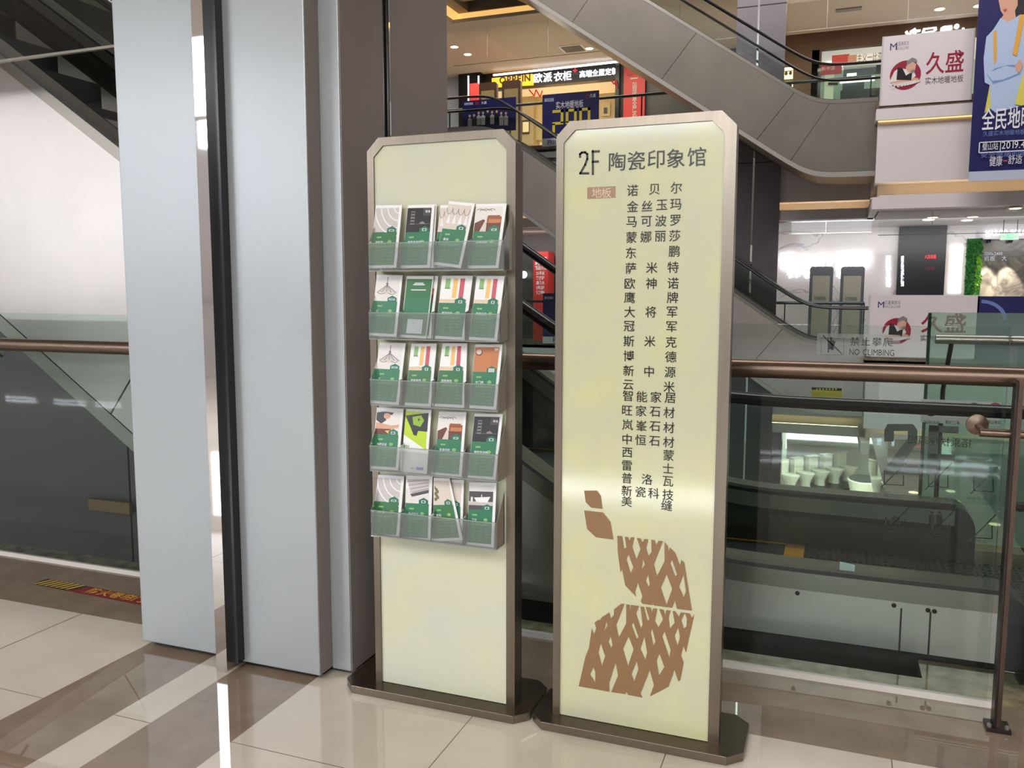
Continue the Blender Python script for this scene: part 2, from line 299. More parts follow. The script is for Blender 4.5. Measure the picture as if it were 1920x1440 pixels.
# ------------------------------------------------------------------ the two free-standing signs
YS = 2.49
def sign_body(root, xl, xr, xin0, xin1, zt, panel, bx0, bx1):
    c = .042
    def outl(x0, x1, z0, z1, c): return [(x0, z0), (x1, z0), (x1, z1-c), (x1-c, z1), (x0+c, z1), (x0, z1-c)]
    o_ = outl(xl, xr, .028, zt, c); i_ = outl(xin0, xin1, .028, zt-.026, .036)
    vs, fs = shape(o_, [[(x, z+.0005 if z < .03 else z) for x, z in i_]])
    b = B(); b.mesh([(x, YS, z) for x, z, _ in vs], fs, 'brushed_frame')
    n = len(o_)
    for k in range(n):
        p, q = o_[k], o_[(k+1) % n]; b.poly([(p[0], YS, p[1]), (q[0], YS, q[1]), (q[0], YS+.05, q[1]), (p[0], YS+.05, p[1])], 'frame_side')
        p, q = i_[k], i_[(k+1) % n]; b.poly([(p[0], YS, p[1]), (q[0], YS, q[1]), (q[0], YS+.012, q[1]), (p[0], YS+.012, p[1])], 'frame_side')
    b.build('frame', root)
    b = B(); b.prism([(x, YS+.006, z) for x, z in outl(xin0-.004, xin1+.004, .03, zt-.022, .036)], (0, .03, 0), panel); b.build('panel', root)
    b = B(); b.prism([(x, YS+.05, z) for x, z in outl(xl+.012, xr-.012, .028, zt-.012, c)], (0, .05, 0), 'frame_side'); b.build('back_box', root)
    cc = .045; y0, y1 = 2.432, 2.70
    pts = [(bx0+cc, y0), (bx1-cc, y0), (bx1, y0+cc), (bx1, y1-cc), (bx1-cc, y1), (bx0+cc, y1), (bx0, y1-cc), (bx0, y0+cc)]
    b = B(); b.prism([(x, y, 0) for x, y in pts][::-1], (0, 0, .028), 'brushed_frame'); 
    b.poly([(x, y, .0285) for x, y in pts], 'bronze_dark'); tag(b.build('base', root, bevel=.002), 'dark bronze foot plate with cut corners')
stand = thing('leaflet_stand', 'cream stone-look floor stand with clear leaflet racks beside the column', 'stand', (-1.2, 2.55, 0))
sign_body(stand, -1.455, -.932, -1.431, -.962, 1.897, 'stone_panel_pale', -1.565, -.872)
direc = thing('directory_sign', 'tall cream floor directory sign listing shops in black characters', 'sign', (-.53, 2.55, 0))
sign_body(direc, -.80, -.270, -.777, -.303, 1.905, 'stone_panel', -.872+.008, -.195)

YT = YS-.0012+.006
def sgl(b, ch, u, v, em, m='ink', bold=.0, sx=1):
    p = at(u, v, YT); _, _, x0, x1, _ = glyph(ch, bold); vs = glyph(ch, bold)[0]; z0 = min(q[1] for q in vs); z1 = max(q[1] for q in vs)
    b.mesh([(p.x+(x-(x0+x1)/2)*em*sx, YT-.0005, p.z+(y-(z0+z1)/2)*em) for x, y, _ in vs], glyph(ch, bold)[1], m)
ROWS = [('诺贝尔', (1186, 357), (1227, 355), (1268, 352)), ('金丝玉玛', (1186, 387), (1213, 386), (1241, 384), (1267, 383)), ('马可波罗', (1184, 416), (1212, 415), (1239, 414), (1266, 413)),
 ('蒙娜丽莎', (1184, 445), (1211, 444), (1238, 443), (1265, 442)), ('东鹏', (1183, 474), (1264, 471)), ('萨米特', (1183, 503), (1222, 502), (1262, 501)), ('欧神诺', (1181, 531.5), (1221, 531.5), (1262, 531)),
 ('鹰牌', (1180.3, 558), (1261, 558)), ('大将军', (1180.6, 585), (1220, 585), (1260, 585)), ('冠军', (1179.7, 611.6), (1259, 612.6)), ('斯米克', (1179, 639.8), (1218.5, 640), (1258.2, 641.3)), ('博德', (1178.8, 667.5), (1257.6, 669)),
 ('新中源', (1178.5, 695), (1217, 696.6), (1256.4, 697.8)), ('云米', (1177.9, 721.6), (1254.5, 725.3)), ('智能家居', (1177, 742), (1203.5, 743.6), (1230, 744.5), (1256.7, 746)), ('旺家石材', (1176, 769.6), (1202, 770.5), (1228, 772), (1254.5, 773.6)),
 ('岚峯石材', (1176.6, 796.5), (1202.6, 798.6), (1227.7, 799.5), (1254, 801.7)), ('中恒石材', (1175.7, 823.4), (1201, 825), (1227, 827), (1253.6, 829)), ('西蒙', (1176, 848.4), (1253.6, 853.6)), ('雷士', (1175.4, 872.9), (1252.7, 878)),
 ('普洛瓦', (1175.4, 896.4), (1213.3, 898.8), (1252.4, 902.5)), ('新瓷科技', (1175, 920), (1201, 922.3), (1225.5, 924.8), (1252.4, 927.8)), ('美缝', (1175, 940), (1250, 947.7))]
b = B()
for r in ROWS:
    for ch, (u, v) in zip(r[0], r[1:]): sgl(b, ch, u, v, .0355, bold=.004)
tag(b.build('shop_list', direc), 'black list of shop names')
b = B()
for ch, u, v in (('陶', 1157, 303), ('瓷', 1193, 301), ('印', 1230, 298.4), ('象', 1267, 296.7), ('馆', 1306, 294)): sgl(b, ch, u, v, .0575, bold=.004)
# tall thin 2F
def zig(pts, wd):
    for (a, c) in zip(pts[:-1], pts[1:]):
        A, C = Vector((a[0], 0, a[1])), Vector((c[0], 0, c[1])); d = (C-A).normalized(); n = Vector((-d.z, 0, d.x))*(wd/2); A -= d*wd*.45; C += d*wd*.45
        b.poly([(q.x, YT-.0005, q.z) for q in (A-n, C-n, C+n, A+n)], 'ink')
p2 = [at(u, v, YT) for u, v in ((1087.5, 294), (1087.5, 289), (1091, 286), (1097, 285.6), (1101, 289), (1101, 298), (1097, 309), (1088, 325), (1103, 325))]
zig([(p.x, p.z) for p in p2], .0062)
for seg in (((1111.5, 326.5), (1111.5, 283)), ((1111, 284.5), (1123, 283.7)), ((1111, 303.5), (1121, 302.8))): zig([(at(u, v, YT).x, at(u, v, YT).z) for u, v in seg], .0062)
tag(b.build('heading', direc), 'black floor number and hall name')
b = B(); q = [at(u, v, YT) for u, v in ((1101, 351.5), (1154, 349), (1154, 370.5), (1101, 373))]; b.poly([q[3], q[2], q[1], q[0]], 'tag_brown')
for ch, u in (('地', 1119), ('板', 1137)):
    p = at(u, 361.5, YT); vs, fs = glyph(ch)[:2]; b.mesh([(p.x+(x-.5)*.032, YT-.001, p.z+(y-.38)*.032) for x, y, _ in vs], fs, 'tag_text')
tag(b.build('category_label', direc), 'small brown label box')
b = B()
def motif(pts, holes, k, ox, oy):
    f = lambda P: [(lambda q: (q.x, q.z))(at(ox+x/k, oy+y/k, YT)) for x, y in P]
    vs, fs = shape(f(pts), [f(h) for h in holes]); b.mesh([(x, YT-.0005, z) for x, z, _ in vs], fs, 'print_brown')
motif([(92, 0), (235, 0), (280, 60), (298, 205), (170, 190), (110, 130)], [], 6, 1080, 920)
motif([(92, 222), (305, 245), (388, 352), (420, 550), (225, 525), (125, 430)], [], 6, 1080, 920)
motif([(464, 508), (520, 512), (540, 655), (567, 635), (548, 518), (585, 522), (603, 560), (620, 522), (657, 526), (633, 632), (680, 772), (726, 655), (684, 532), (727, 537), (748, 580), (772, 542), (814, 548), (790, 645), (815, 735), (850, 690), (846, 553), (885, 557), (905, 610), (930, 562), (978, 568), (877, 830), (912, 960), (997, 790), (995, 580), (1035, 622), (1040, 680), (1057, 640), (1118, 700), (1168, 845), (1185, 775), (1218, 810), (1304, 1350), (1135, 1330), (1115, 1235), (1082, 1318), (875, 1290), (868, 1255), (862, 1288), (750, 1272), (728, 1245), (747, 1190), (697, 1035), (664, 1140), (678, 1195), (553, 1065), (520, 885), (500, 920), (470, 690)],
 [[(592, 718), (645, 860), (615, 930), (568, 770)], [(755, 770), (775, 830), (738, 885)], [(812, 945), (830, 1050), (818, 1085), (786, 1015)], [(1020, 942), (1082, 1105), (1018, 1285), (955, 1090)], [(1080, 775), (1137, 945), (1115, 962), (1062, 815)], [(1210, 940), (1237, 1130), (1213, 1200), (1160, 1080)]], 6, 1080, 920)
motif([(655, 150), (692, 152), (585, 430), (620, 583), (714, 405), (714, 158), (760, 164), (765, 275), (775, 166), (880, 180), (840, 275), (905, 470), (925, 420), (897, 185), (943, 190), (985, 365), (1012, 355), (965, 190), (1030, 200), (1045, 262), (1060, 210), (1115, 215), (1082, 370), (1128, 455), (1187, 350), (1138, 218), (1198, 228), (1215, 305), (1228, 232), (1283, 238), (1260, 330), (1275, 470), (1337, 395), (1310, 243), (1345, 248), (1390, 320), (1415, 262), (1530, 275), (1560, 330), (1592, 285), (1520, 600), (1483, 780), (1450, 695), (1420, 815), (1453, 905), (1408, 1135), (1383, 1148), (1335, 1000), (1257, 1218), (1018, 1342), (1070, 1195), (1017, 1005), (897, 1305), (925, 1358), (738, 1322), (720, 1285), (702, 1312), (520, 1285), (610, 1075), (578, 905), (495, 1170), (498, 1282), (104, 1210), (190, 830), (235, 720), (272, 465), (300, 545), (328, 465), (308, 392), (360, 355), (375, 365), (400, 325), (497, 262), (518, 340), (555, 295), (557, 222)],
 [[(458, 378), (475, 425), (432, 505)], [(515, 565), (538, 680), (520, 718), (487, 640)], [(388, 660), (443, 825), (402, 948), (357, 775)], [(292, 965), (318, 1030), (316, 1160), (250, 1060)], [(745, 570), (810, 735), (738, 950), (673, 730)], [(806, 388), (872, 580), (848, 600), (786, 430)], [(948, 570), (983, 775), (960, 870), (897, 730)], [(848, 890), (872, 990), (817, 1150), (783, 1055)], [(1050, 470), (1090, 640), (1063, 688), (1030, 520)], [(1207, 505), (1286, 745), (1268, 845), (1178, 570)], [(1142, 790), (1204, 965), (1136, 1070), (1105, 885)], [(1383, 455), (1405, 580), (1375, 692), (1336, 565)], [(1468, 270), (1495, 340), (1490, 440), (1455, 470), (1422, 365)]], 6.857, 1070, 1110)
tag(b.build('vase_motif', direc), 'brown openwork pattern')

# clear racks: five tiers, each a frosted front, a floor, end cheeks and dividers
TIERS = [((688, 454), (951, 452), (690, 505), (951, 508)), ((689, 583), (944, 591), (690, 633), (941, 642)), ((691.5, 710), (941, 722), (692.5, 759), (940, 770)), ((691, 834), (940, 854), (691.5, 883), (938, 901)), ((693, 957), (938, 980), (694, 1004), (936, 1029))]
YF = 2.418
TZ = []
for n_, q in enumerate(TIERS):
    P = [at(u, v, YF) for u, v in q]; x0 = (P[0].x+P[2].x)/2+.004; x1 = (P[1].x+P[3].x)/2-.012; zt = (P[0].z+P[1].z)/2; zb = (P[2].z+P[3].z)/2; TZ.append((x0, x1, zb, zt))
    b = B(); b.box(x0, x1, YF, YF+.003, zb, zt, 'acrylic'); b.box(x0, x1, YF, YS-.002, zb-.003, zb, 'acrylic_edge')
    b.box(x0, x1, YF-.001, YF+.0035, zt-.0025, zt, 'acrylic_edge')
    tag_r = b.build('rack_tier', stand); tag(tag_r, 'frosted clear rack tier')
    for x in (x0, x1):
        b = B(); b.prism([(x-.0015, YF+.003, zb), (x-.0015, YS-.001, zb), (x-.0015, YS-.001, zt+.09), (x-.0015, YF+.003, zt)], (.003, 0, 0), 'acrylic'); b.build('cheek', tag_r)
    for k in (1, 2, 3):
        x = x0+(x1-x0)*(k/4)-.003; b = B(); b.prism([(x-.001, YF+.003, zb), (x-.001, YS-.002, zb), (x-.001, YS-.002, zt+.02), (x-.001, YF+.003, zt)], (.002, 0, 0), 'acrylic'); b.build('divider', tag_r)

# ---- printed leaflets
def leaflet(kind, c4, label, green='leaf_green', lift=0, title='', behind=False, curl=False):
    tl, tr, br, bl = c4
    yt, yb = YS-.014+lift, YF+.016+lift
    TL, TR, BR, BL = at(*tl, yt), at(*tr, yt), at(*br, yb), at(*bl, yb)
    nrm = (TR-TL).cross(BL-TL).normalized()
    if nrm.y > 0: nrm = -nrm
    def S(s, t, d=0):
        a = TL.lerp(TR, s); c = BL.lerp(BR, s); p = a.lerp(c, t)
        if curl: p = p + Vector((0, -.030*max(0, s-.35)**1.5*(1-t)**1.2*2, 0)); p.x -= .05*max(0, s-.3)**1.6*(1-t)**1.6*1.6
        return p + nrm*d
    b = B(); N = 6
    for i in range(N):
        for j in range(N):
            s0, s1, t0, t1 = i/N, (i+1)/N, j/N, (j+1)/N
            b.poly([S(s0, t1), S(s1, t1), S(s1, t0), S(s0, t0)], 'paper'); b.poly([S(s0, t0, -.004), S(s1, t0, -.004), S(s1, t1, -.004), S(s0, t1, -.004)], 'paper_edge')
    for s_ in (0, 1): b.poly([S(s_, 0), S(s_, 1), S(s_, 1, -.004), S(s_, 0, -.004)], 'paper_edge')
    for t_ in (0, 1): b.poly([S(0, t_), S(1, t_), S(1, t_, -.004), S(0, t_, -.004)], 'paper_edge')
    lay = [1]
    def G(pts, m):
        d = .0004+.00006*lay[0]; lay[0] += 1
        if curl:
            ss = [p[0] for p in pts]; tt = [p[1] for p in pts]
            if len(pts) == 4:
                for i in range(5):
                    for j in range(5):
                        q = [(i/5, j/5), ((i+1)/5, j/5), ((i+1)/5, (j+1)/5), (i/5, (j+1)/5)]
                        f = lambda a, c: S(*[(pts[0][e]*(1-a)+pts[1][e]*a)*(1-c)+(pts[3][e]*(1-a)+pts[2][e]*a)*c for e in (0, 1)], d)
                        b.poly([f(*x) for x in q], m)
                return
        b.poly([S(p[0], p[1], d) for p in pts], m)
    def rect(s0, t0, s1, t1, m): G([(s0, t0), (s1, t0), (s1, t1), (s0, t1)], m)
    E_ = .90; I0, I1 = .045, .43
    def arc(cx, cy_, rx, ry, a0, a1, wd, m):
        pr = None
        for k in range(9):
            a = math.radians(a0+(a1-a0)*k/8); p = (cx+rx*math.cos(a), cy_+ry*math.sin(a))
            if pr: line(pr, p, wd, m)
            pr = p
    def line(p, q, wd, m):
        dx, dy = (q[0]-p[0]), (q[1]-p[1])*2.4; L = math.hypot(dx, dy) or 1; nx, ny = -dy/L*wd, dx/L*wd/2.4
        d = .0004+.00006*lay[0]
        b.poly([S(max(0, x), max(0, y), d) for x, y in ((p[0]-nx, p[1]-ny), (q[0]-nx, q[1]-ny), (q[0]+nx, q[1]+ny), (p[0]+nx, p[1]+ny))], m)
    if kind == 'green':
        rect(.02, .05, .97, .96, 'leaf_green2'); rect(.22, .70, .80, .93, 'card_white'); rect(.03, .36, .95, .62, 'leaf_green')
        for t_, s0, s1 in ((.11, .33, .66), (.135, .28, .72), (.22, .22, .78)): rect(s0, t_, s1, t_+.015, 'print_white')
    elif kind == 'lime':
        G([(0, .03), (.86, .05), (.9, .62), (0, .40)], 'p_lime'); G([(0, .10), (.9, .05), (.9, .34), (.30, .33)], 'p_black'); G([(.28, .12), (.62, .09), (.75, .17), (.62, .27), (.34, .24)], 'p_lime2')
        G([(.50, .14), (.60, .15), (.52, .19)], 'p_black'); G([(.24, .28), (.55, .33), (.5, .41), (.38, .40)], 'p_black'); rect(.36, .90, .52, .93, 'p_grey'); rect(.58, .89, .86, .935, 'p_blue')
        for k in range(3): rect(.06+.07*k, .56, .10+.07*k, .60, 'p_green')
    else:
        bg = dict(wave='p_grey', dark='p_black', curtain='p_beige', sofa='p_lgrey', lamp='p_lgrey', swatch='paper', door='p_door', worker='p_lgrey', tiles='p_lgrey', plant='p_beige', sink='p_dgrey')[kind]
        if bg != 'paper': rect(0.01, I0, E_, I1, bg)
        if kind == 'wave':
            for q in range(4): arc(.92, .0, .22+.24*q, .13+.12*q, 90, 180, .022, 'print_white')
        if kind == 'dark':
            rect(.60, .05, .88, .17, 'p_dgrey'); rect(.16, .10, .30, .31, 'p_mid')
            for k in range(4): rect(.17, .115+.05*k, .29, .14+.05*k, 'p_black')
            rect(.1, .30, .88, .305, 'p_mid'); G([(.5, .28), (.62, .26), (.72, .30), (.5, .30)], 'p_mid'); text(b, '新象', S(.70, .13, .003), .009, 'print_white', bold=.01)
        if kind == 'curtain':
            for k in range(4): arc(.12+.22*k, .10, .11, .10, 0, 180, .012, 'p_mid'); G([(.08+.22*k, .34), (.15+.22*k, .18), (.22+.22*k, .34)], 'print_white')
        if kind == 'sofa':
            for k in range(5): arc(.15+.1*k, .10+.012*(k % 2), .10, .02, 180, 380, .012, 'p_mid')
            rect(.42, .20, .90, .30, 'p_sofa'); rect(.44, .18, .84, .21, 'p_sofa'); rect(.40, .30, .9, .43, 'p_sofa_dark'); rect(.48, .24, .88, .30, 'p_door'); G([(.02, .30), (.30, .24), (.36, .26), (.2, .43), (.02, .43)], 'p_sofa_dark'); G([(.2, .43), (.36, .27), (.42, .32), (.42, .43)], 'p_beige')
        if kind == 'lamp':
            line((.45, .04), (.45, .17), .012, 'p_dgrey'); G(ell(.45, .15, .05, .022, 10), 'p_mid'); G([(.40, .17), (.50, .17), (.84, .29), (.08, .29)], 'p_grey')
            for x in (.08, .26, .45, .64, .84): line((.45, .17), (x, .29), .008, 'p_dgrey')
            G(ell(.45, .295, .17, .03, 12), 'p_beige'); arc(.24, .29, .13, .025, 0, 180, .01, 'p_dgrey'); arc(.66, .29, .13, .025, 0, 180, .01, 'p_dgrey')
        if kind == 'swatch':
            rect(.14, .045, .30, .20, 'p_green'); rect(.40, .045, .54, .35, 'p_orange'); rect(.62, .045, .77, .37, 'p_red'); rect(.01, .37, E_, .43, 'p_beige'); rect(.01, .385, E_, .40, 'p_orange'); line((.14, .20), (.32, .20), .012, 'p_dgrey')
        if kind == 'door':
            G(ell(.18, .13, .13, .05, 14), 'p_sofa_dark'); G(ell(.17, .12, .10, .04, 14), 'p_beige'); rect(.74, .06, .86, .10, 'p_beige')
        if kind == 'worker':
            G([(.02, .08), (.30, .06), (.40, .20), (.22, .26), (.02, .20)], 'p_black'); G([(.30, .06), (.66, .07), (.60, .11), (.34, .10)], 'p_black'); G(ell(.42, .13, .13, .05, 12), 'p_skin'); G([(.03, .24), (.6, .28), (.88, .26), (.88, .31), (.5, .36), (.03, .33)], 'p_skin'); rect(.02, .34, .6, .43, 'p_sofa_dark'); G([(.38, .37), (.58, .36), (.52, .42)], 'p_orange')
        if kind == 'tiles':
            rect(.01, .045, .3, .2, 'paper'); G([(.05, .06), (.88, .05), (.88, .21), (.2, .30)], 'p_grey')
            for k in range(4): line((.05+.07*k, .10+.055*k), (.88, .055+.045*k), .012, 'p_mid')
            G([(.18, .29), (.88, .21), (.88, .26), (.25, .33)], 'p_dgrey')
        if kind == 'plant':
            for k in range(7): G(ell(.12+.05*(k % 3), .16+.03*k, .07, .03, 8), 'p_plant')
        if kind == 'sink':
            rect(.01, .045, E_, .14, 'p_lgrey'); rect(.01, .30, E_, .36, 'p_grey'); G([(.2, .24), (.80, .22), (.70, .31), (.30, .31)], 'paper'); rect(.08, .23, .16, .31, 'p_lgrey'); line((.48, .24), (.48, .19), .014, 'paper')
        rect(0.01, I1, E_, .955, green)
        G([(.52, I1+.005), (.52, .375), (.70, .335), (.87, .375), (.87, I1+.005)], 'tab_green')
        ic = dict(wave=[(.60, .39, .79, .42)], dark=[(.62, .375, .77, .415)], sofa=[(.61, .39, .78, .42)], lamp=[(.58, .385, .80, .41)], swatch=[(.64, .39, .76, .43)], door=[(.58, .375, .80, .39), (.58, .395, .80, .41), (.58, .415, .8, .43)]).get(kind, [(.62, .38, .77, .42)])
        for s0, t0, s1, t1 in ic:
            rect(s0, t0, s1, t1, 'print_white'); rect(s0+.025, t0+.006, s1-.025, t1-.006, 'tab_green')
        rect(.16, .50, .34, .525, 'p_green')
        if title: text(b, title, S(.14, .615, .0025), .0095, 'print_white', r=(S(1, .6)-S(0, .6)).normalized(), u=(S(.5, .5)-S(.5, .7)).normalized(), bold=.01)
        G(ell(.66, .585, .075, .026, 12), 'p_green')
        for t_ in (.655, .672): rect(.14, t_, .80-.1*(t_ > .66), t_+.006, 'p_green')
        for j in range(5):
            for i in range(3): rect(.18+.24*i, .71+.05*j, .30+.24*i, .716+.05*j, 'p_green')
    o = b.build('leaflet')
    return tag(o, label, 'leaflet', 'leaflets in the clear racks')
R1, R2, R3, R4, R5 = 'top rack', 'second rack from the top', 'middle rack', 'fourth rack from the top', 'lowest rack'
L_ = leaflet
L_('curtain', ((826, 385), (866, 384), (858, 500), (812, 502)), 'leaflet with curtain picture mostly hidden behind the tilted one in the top rack', lift=.008, behind=True)
L_('dark', ((772, 384), (819, 383), (812, 502), (760, 503)), 'leaflet showing only its white edge behind the black-pictured one in the top rack', lift=.008)
L_('wave', ((705, 385), (754, 384.5), (743, 502), (692.5, 503)), 'green leaflet with grey wave picture in the top rack', 'leaf_green2', title='瓷砖类')
L_('dark', ((765, 385), (815, 384), (806, 502), (753, 503)), 'green leaflet with black night window picture in the top rack', title='橱柜类选购')
L_('curtain', ((842, 377), (890.5, 381.5), (864, 503), (812.5, 496)), 'tilted leaflet with pale curtain picture in the top rack', title='窗帘')
L_('sofa', ((893, 382.5), (950, 381.5), (934, 503), (880, 503.5)), 'green leaflet with brown sofa picture in the top rack', title='家具选购')
L_('lamp', ((706.5, 515), (755, 516), (743, 632), (694.6, 629)), 'leaflet with pendant lamp drawing in the second rack, under the grey wave one', title='灯')
L_('sofa', ((775, 517.5), (822, 517.5), (808, 635), (760, 633)), 'leaflet peeking out behind the all-green one in the second rack', lift=.008)
L_('green', ((763, 517.5), (813, 517.5), (799, 635), (750, 632)), 'all-green folded leaflet with a white box in the second rack')
L_('swatch', ((829, 517), (886.7, 517), (871, 638), (815, 635)), 'leaflet with three coloured bars, third from left in the second rack', 'leaf_green', title='居家装饰')
L_('swatch', ((894, 517.5), (946, 517.5), (931.5, 640), (879, 637)), 'leaflet with three coloured bars at the right end of the second rack', 'leaf_green', title='居家装饰')
L_('lamp', ((711.7, 642.5), (760.6, 643.5), (747.5, 760), (697, 756)), 'leaflet with pendant lamp drawing at the left of the middle rack', title='灯')
L_('swatch', ((771.5, 644.6), (819, 644), (807.5, 763), (758.5, 760)), 'leaflet with coloured bars next to the lamp one in the middle rack', 'leaf_green2', title='居家装饰')
L_('swatch', ((830, 643.5), (876, 643.5), (872, 765), (814, 762)), 'leaflet with coloured bars next to the orange door one in the middle rack', 'leaf_green2', title='居家装饰')
L_('door', ((891, 645.6), (942.5, 645.6), (930, 768.5), (880, 765)), 'leaflet with orange wooden door picture in the middle rack', title='木门类')
L_('worker', ((706.7, 764), (756.7, 766.7), (746.7, 882), (695.5, 879)), 'leaflet with a workman in a black cap in the fourth rack', title='地暖改造')
L_('lime', ((761.5, 767), (809, 768.4), (800, 890.7), (751, 886.7)), 'white and lime-green leaflet in the fourth rack')
L_('sofa', ((823, 772), (874.4, 773), (865.5, 895.5), (813, 891)), 'green leaflet with brown sofa picture in the fourth rack', title='家具选购')
L_('dark', ((890, 775.5), (943, 776.7), (929, 900), (876.7, 896.7)), 'green leaflet with black night window picture in the fourth rack', title='橱柜类选购')
L_('wave', ((709, 890), (757.8, 893), (747.8, 1009), (695.5, 1005.5)), 'green leaflet with grey wave picture in the lowest rack', 'leaf_green2', title='瓷砖类')
L_('tiles', ((761.5, 891), (811, 893), (806.7, 1015.5), (757.8, 1012)), 'green leaflet with grey slabs picture in the lowest rack', title='集成吊顶')
L_('plant', ((824, 898), (870, 900), (866, 1018), (820, 1014)), 'leaflet half hidden behind the curled one in the lowest rack', lift=.009)
L_('plant', ((813, 895.5), (843, 897), (868, 1013), (812, 1015.5)), 'leaflet curling over to the left in the lowest rack', 'leaf_green2', title='壁纸')
L_('sink', ((880, 904.4), (931, 905.5), (925.5, 1026.7), (875.5, 1022)), 'green leaflet with white wash basin picture in the lowest rack', title='卫浴')

# ------------------------------------------------------------------ near glass railing with bronze handrail
rail = thing('glass_railing', 'low glass railing with round bronze handrail behind the two signs', 'railing', (-1.7, 3.13, 0))
YG = 3.13
def pane(x0, x1, y, z0, z1, m='rail_glass', t=.012, edge='edge_glass'):
    b = B(); b.poly([(x0, y, z0), (x1, y, z0), (x1, y, z1), (x0, y, z1)], m)
    b.poly([(x0, y, z1), (x1, y, z1), (x1, y+t, z1), (x0, y+t, z1)], edge)
    for x in (x0, x1): b.poly([(x, y, z0), (x, y+t, z0), (x, y+t, z1), (x, y, z1)], edge)
    return b
for x0, x1 in ((-6.6, -4.40), (-4.395, -2.40), (-1.585, -.95), (-.945, .545)): pane(x0, x1, YG, 0.005, 1.283).build('glass_panel', rail)
b = B(); b.tube([(-6.6, 3.07, 1.128), (-2.4, 3.07, 1.128)], .032, 'bronze_rail', 20); b.tube([(-1.6, 3.07, 1.128), (1.3, 3.07, 1.128)], .032, 'bronze_rail', 20); hrail = b.build('handrail', rail, smooth=True)
for x in (-5.5, -4.0, -2.9, -1.2, -.6): b = B(); b.tube([(x, 3.07, 1.11), (x, 3.13, 1.06)], .008, 'bronze_rail', 8); b.build('bracket', hrail)
b = B()
for x0, x1 in ((-6.6, -2.45), (-1.585, .56)): b.prism([(x0, 3.105, 0), (x0, 3.155, 0), (x0, 3.14, .016), (x0, 3.12, .016)], (x1-x0, 0, 0), 'white_sealant')
b.build('sealant_strip', rail)
b = B(); ya = YG-.002
p, q = at(1532, 625, ya), at(1686, 669, ya); b.poly([(p.x, ya, q.z), (q.x, ya, q.z), (q.x, ya, p.z), (p.x, ya, p.z)], 'sticker_film')
yb_ = ya-.001
ctext(b, '禁止攀爬', 1594, 632, 1676, 650, yb_, 'ink', gap=.1)
ctext(b, 'NO CLIMBING', 1592, 652, 1677, 669, yb_, 'ink', bold=.0)
def ln(b, u0, v0, u1, v1, Y, wd, m):
    A, C = at(u0, v0, Y), at(u1, v1, Y); d = (C-A).normalized(); n = Vector((-d.z, 0, d.x))*wd/2; b.poly([A-n, C-n, C+n, A+n], m)
for a in ((1540, 634, 1583, 634.5), (1540, 665, 1582, 665.5), (1540, 634, 1540, 665), (1582, 634, 1582, 665)): ln(b, *a, yb_, .0012, 'p_dgrey')
ln(b, 1543, 629, 1579, 664, yb_, .0035, 'ink'); ln(b, 1553, 632, 1553, 661, yb_, .0035, 'ink')
for P in ([(1555, 633), (1560, 632), (1561, 637), (1557, 639)], [(1554, 640), (1562, 637), (1567, 641), (1562, 652), (1554, 656)], [(1560, 650), (1565, 652), (1562, 657), (1557, 655)]): b.poly([at(u, v, yb_) for u, v in P][::-1], 'ink')
tag(b.build('warning_sticker', rail), 'grey no-climbing sticker on the glass')
b = B(); yr_ = YG-.016; c = at(1833, 797, yr_)
b.lathe([(.03, 0), (.034, .004), (.034, .012), (.02, .016)], (0, 0, 0), 'bronze_rail', 18); b.v = [(c.x+x, YG-z, c.z+y) for x, y, z in b.v]
b.build('rosette', rail, smooth=True)

post = thing('rail_post', 'thin bronze floor post at the open end of the near railing', 'post', (.55, 2.966, 0))
b = B(); b.box(.543, .556, 2.94, 3.0, .012, 1.128, 'post_bronze'); b.box(.536, .543, 2.945, 2.995, .012, 1.12, 'post_dark'); b.build('upright', post)
b = B(); b.box(.515, .585, 2.93, 3.0, 0, .012, 'post_dark'); fp = b.build('foot_plate', post)
for x in (.525, .575): b = B(); b.lathe([(.008, .012), (.008, .02), (.003, .024)], (x, 2.945, 0), 'steel_deck', 10); b.build('bolt', fp)
b = B(); b.tube([(.466, 3.10, .957), (.466, 2.985, .957)], .010, 'post_bronze', 12); b.tube([(.452, 2.985, .957), (1.3, 2.985, .957)], .0135, 'bronze_rail', 14); b.build('lower_bar', post, smooth=True)
p2_ = thing('rail_post', 'second bronze post at the right picture edge behind the first', 'post', (.72, 3.55, 0))
b = B(); b.box(.705, .735, 3.36, 3.40, .01, 1.15, 'post_bronze'); b.build('upright', p2_); b = B(); b.box(.68, .76, 3.34, 3.42, 0, .01, 'post_dark'); b.build('foot_plate', p2_)
o = pane(.60, 1.6, 3.30, .005, 1.21, 'rail_glass').build('glass_screen'); tag(o, 'glass pane right of the end post, cut by the picture edge', 'glass pane')
b = B()
for k in range(26): b.tube([(.70+.02*k, 3.40, .0), (.70+.02*k+.10, 3.40, .24)], .003, 'p_black', 5); b.tube([(.80+.02*k, 3.401, .0), (.70+.02*k, 3.401, .24)], .003, 'p_black', 5)
tag(b.build('wire_mesh'), 'black wire mesh low at the right picture edge', 'mesh')

